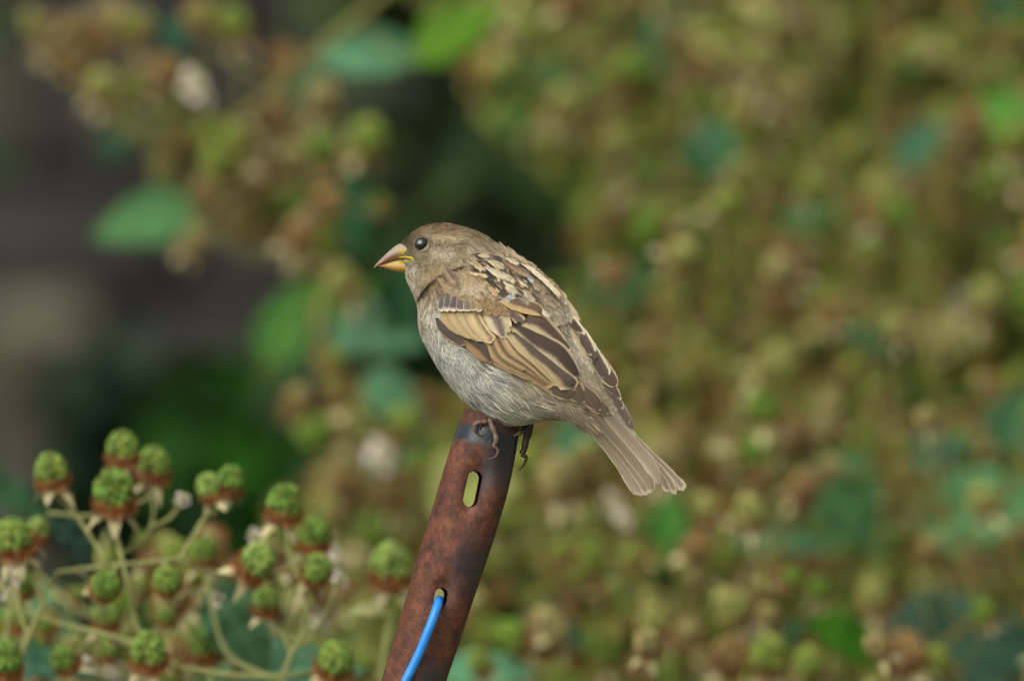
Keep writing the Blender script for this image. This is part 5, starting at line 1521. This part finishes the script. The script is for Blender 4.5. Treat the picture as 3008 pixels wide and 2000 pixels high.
def thicket_canes():
    """the tangle that fills the right half"""
    lab = "bramble cane crowded with green and brown berries in the thicket behind the sparrow's tail"
    canes = []
    big_leaves = [(2487, 1480, 170), (2890, 1500, 200), (2810, 1905, 220), (1392, 1440, 110), (1300, 1745, 70)]
    for i, x in enumerate((1330, 1560, 1800, 2050, 2290, 2530, 2780, 3010, 3240)):
        xs = [(x + random.uniform(-110, 110), y, ym * 1.35 + .15) for y, ym in ((2080, .5), (1800, .54), (1500, .62), (1150, .75), (850, .82), (550, .9), (200, .98), (-260, 1.1))]
        if x < 1600: xs = xs[:4]
        elif x < 1800: xs = [q for q in xs]
        canes.append(Cane(lab, rooted(xs, random.uniform(-.06, .06), .12), .0016, .0005, "thicket canes behind the sparrow", lin((128, 122, 66)), far=True))
    def nearest(x, y):
        ok = [c for c in canes if (c.p[:, 2].max() > WM(x, y, .7)[2] - .02)]
        q = WM(x, y, .7)
        return min(ok or canes, key=lambda c: np.linalg.norm(c.p - q, axis=1).min())
    def depth_for(y): return float(np.interp(y, [-200, 200, 650, 1150, 1600, 2080], [1.6, 1.5, 1.35, 1.1, .88, .72]))
    # leaves that show as distinct green patches
    for k, (x, y, L, w, a, rgb, dd) in enumerate((
            (2095, 450, 230, 140, -40, (70, 122, 84), 0), (1950, 90, 230, 110, 80, (58, 104, 66), 0), (2965, 335, 280, 110, 10, (84, 156, 56), 0), (2700, 430, 200, 110, 60, (62, 108, 76), 0), (2960, 60, 220, 120, -50, (54, 98, 62), 0),
            (2487, 1480, 380, 230, -42, (94, 142, 88), .12), (2890, 1500, 430, 230, 24, (94, 142, 88), .12), (2810, 1905, 520, 330, 12, (56, 86, 64), .12), (2300, 1585, 320, 90, 4, (88, 132, 88), .12), (1392, 1440, 300, 230, 30, (146, 152, 84), 0.0), (1300, 1745, 220, 150, 10, (150, 146, 92), 0.0),
            (2745, 1315, 200, 120, 20, (76, 116, 86), .1), (1430, 1965, 320, 110, 6, (104, 160, 118), -.05), (2500, 1885, 300, 130, -24, (58, 110, 20), 0), (2980, 1240, 200, 150, 70, (64, 104, 66), 0),
            (1700, 1290, 220, 120, 35, (66, 108, 70), .05), (2860, 880, 120, 70, 10, (104, 132, 118), .1), (1620, 1840, 200, 110, -20, (58, 94, 64), .05), (1960, 1540, 160, 110, 85, (74, 128, 50), 0),
            (2360, 640, 180, 100, 30, (66, 116, 62), .05), (2550, 1000, 170, 90, -30, (70, 104, 62), .05), (1840, 830, 200, 120, 50, (58, 92, 50), .1), (1650, 240, 240, 120, -20, (92, 120, 64), .1), (2280, 1880, 180, 100, 40, (54, 90, 52), 0))):
        leaf_px(nearest(x, y), x, y, L, w, a, depth_for(y) + dd, rgb, 50 + k)
    for x, y, r in ((1798, 1480, 46), (1835, 1525, 32)):
        c = nearest(x, y); c.flower(WM(x, y, depth_for(y) - .05), rad(r, depth_for(y)), (.1, -1, .3))
    fixed = [(1640, 1400, 62, -.10), (1720, 1400, 60, -.08), (2075, 1490, 70, -.12), (1600, 1850, 66, -.10), (2050, 1600, 44, -.1), (1690, 1440, 50, -.05), (2330, 1270, 56, 0), (2220, 1320, 60, 0), (1950, 1350, 60, 0), (2630, 640, 56, 0),
             (2020, 1850, 60, -.05), (2150, 1780, 56, -.05), (2240, 1400, 56, 0), (2360, 1200, 54, 0), (2440, 1860, 52, 0), (2660, 1920, 64, -.05), (2750, 1950, 50, 0), (2850, 420, 56, 0), (2560, 620, 60, 0)]
    pts = [(x, y) for x, y, _, _ in fixed]
    for x, y, r, dd in fixed:
        rb(nearest(x, y), x, y, r, depth_for(y) + dd)
    rg = np.random.default_rng(21)
    tries = 0
    while len(pts) < 290 and tries < 20000:
        tries += 1
        x, y = rg.uniform(1300, 3120), rg.uniform(-80, 2080)
        left = np.interp(y, [-80, 250, 480, 900, 1150, 1300, 2080], [1330, 1520, 1780, 1700, 1420, 1330, 1330])
        if x < left: continue
        if any((x - a) ** 2 + (y - b) ** 2 < 64 ** 2 for a, b in pts): continue
        pts.append((x, y))
        yy = depth_for(y) + rg.normal(0.1, .2)
        if any((x - a) ** 2 + (y - b) ** 2 < r * r for a, b, r in big_leaves) and rg.uniform() < .4: yy = depth_for(y) + rg.uniform(.2, .4)
        rb(nearest(x, y), x, y, rg.uniform(30, 58), yy)
    used = set()
    for x, y, text in ((2810, 1905, "bramble cane in the thicket carrying one very large dark blue-green leaf"), (2965, 335, "bramble cane in the thicket carrying a narrow bright grass-green leaf"),
                       (1430, 1965, "short bramble cane with a pale sea-green leaf right of the post")):
        c = nearest(x, y)
        if c.t.name not in used: c.t["label"] = text; used.add(c.t.name)
    for c in canes: c.done()
thicket_canes()

def thicket():
    """the mass of small stalks, dried sepals and leaflets behind the canes: nobody could count it"""
    rg = np.random.default_rng(33)
    def centers(n):
        out = []
        tot = 0
        while tot < n:
            k = n * 2
            px = rg.uniform(700, 3700, k); py = rg.uniform(-700, 2700, k)
            left = np.interp(py, [-700, -80, 250, 480, 800, 1100, 1300, 1500, 2700], [1100, 1250, 1430, 1720, 1720, 1480, 1050, 900, 800]) + rg.normal(0, 45, k) + 60 * np.sin(py / 90)
            ok = px > left
            ym = np.interp(py, [-700, 200, 1150, 2080, 2700], [1.85, 1.72, 1.5, 1.25, 1.1]) + rg.gamma(1.5, .16, k)
            w = WM(px, py, ym)[ok]; out.append(w); tot += len(w)
        return np.vstack(out)[:n]
    pal = [((146, 146, 70), 5), ((170, 166, 98), 3), ((120, 138, 56), 5), ((140, 92, 54), 2.4), ((78, 104, 36), 5), ((172, 166, 106), 1.2), ((60, 100, 54), 2), ((56, 66, 26), 2.5)]
    V, F, C = leaf_cloud(32000, centers, (0.016,), pal, .6, rg)
    o = top("bramble_thicket", V, F, MAT_GREEN, "olive and tan tangle of small bramble stalks, sepals and leaflets", "bramble", kind="stuff", colors={"Col": C}, smooth=False)
    # lower growth down to the ground
    def low(n):
        x = rg.uniform(-.45, 1.1, n); y = .75 + rg.gamma(1.5, .16, n) + .05 * np.sin(x * 20); z = rg.uniform(0, 1.25, n) 
        return np.stack([x, y, z], -1)
    V, F, C = leaf_cloud(3500, low, (0.045,), [((84, 108, 52), 3), ((70, 98, 48), 3), ((120, 110, 64), 2)], .6, rg)
    top("bramble_undergrowth", V, F, MAT_LEAF, "low bramble leaves filling the foot of the thicket", "bramble", kind="stuff", colors={"Col": C}, smooth=False)
thicket()

for o in bpy.data.objects:
    if "_org" in o: del o["_org"]
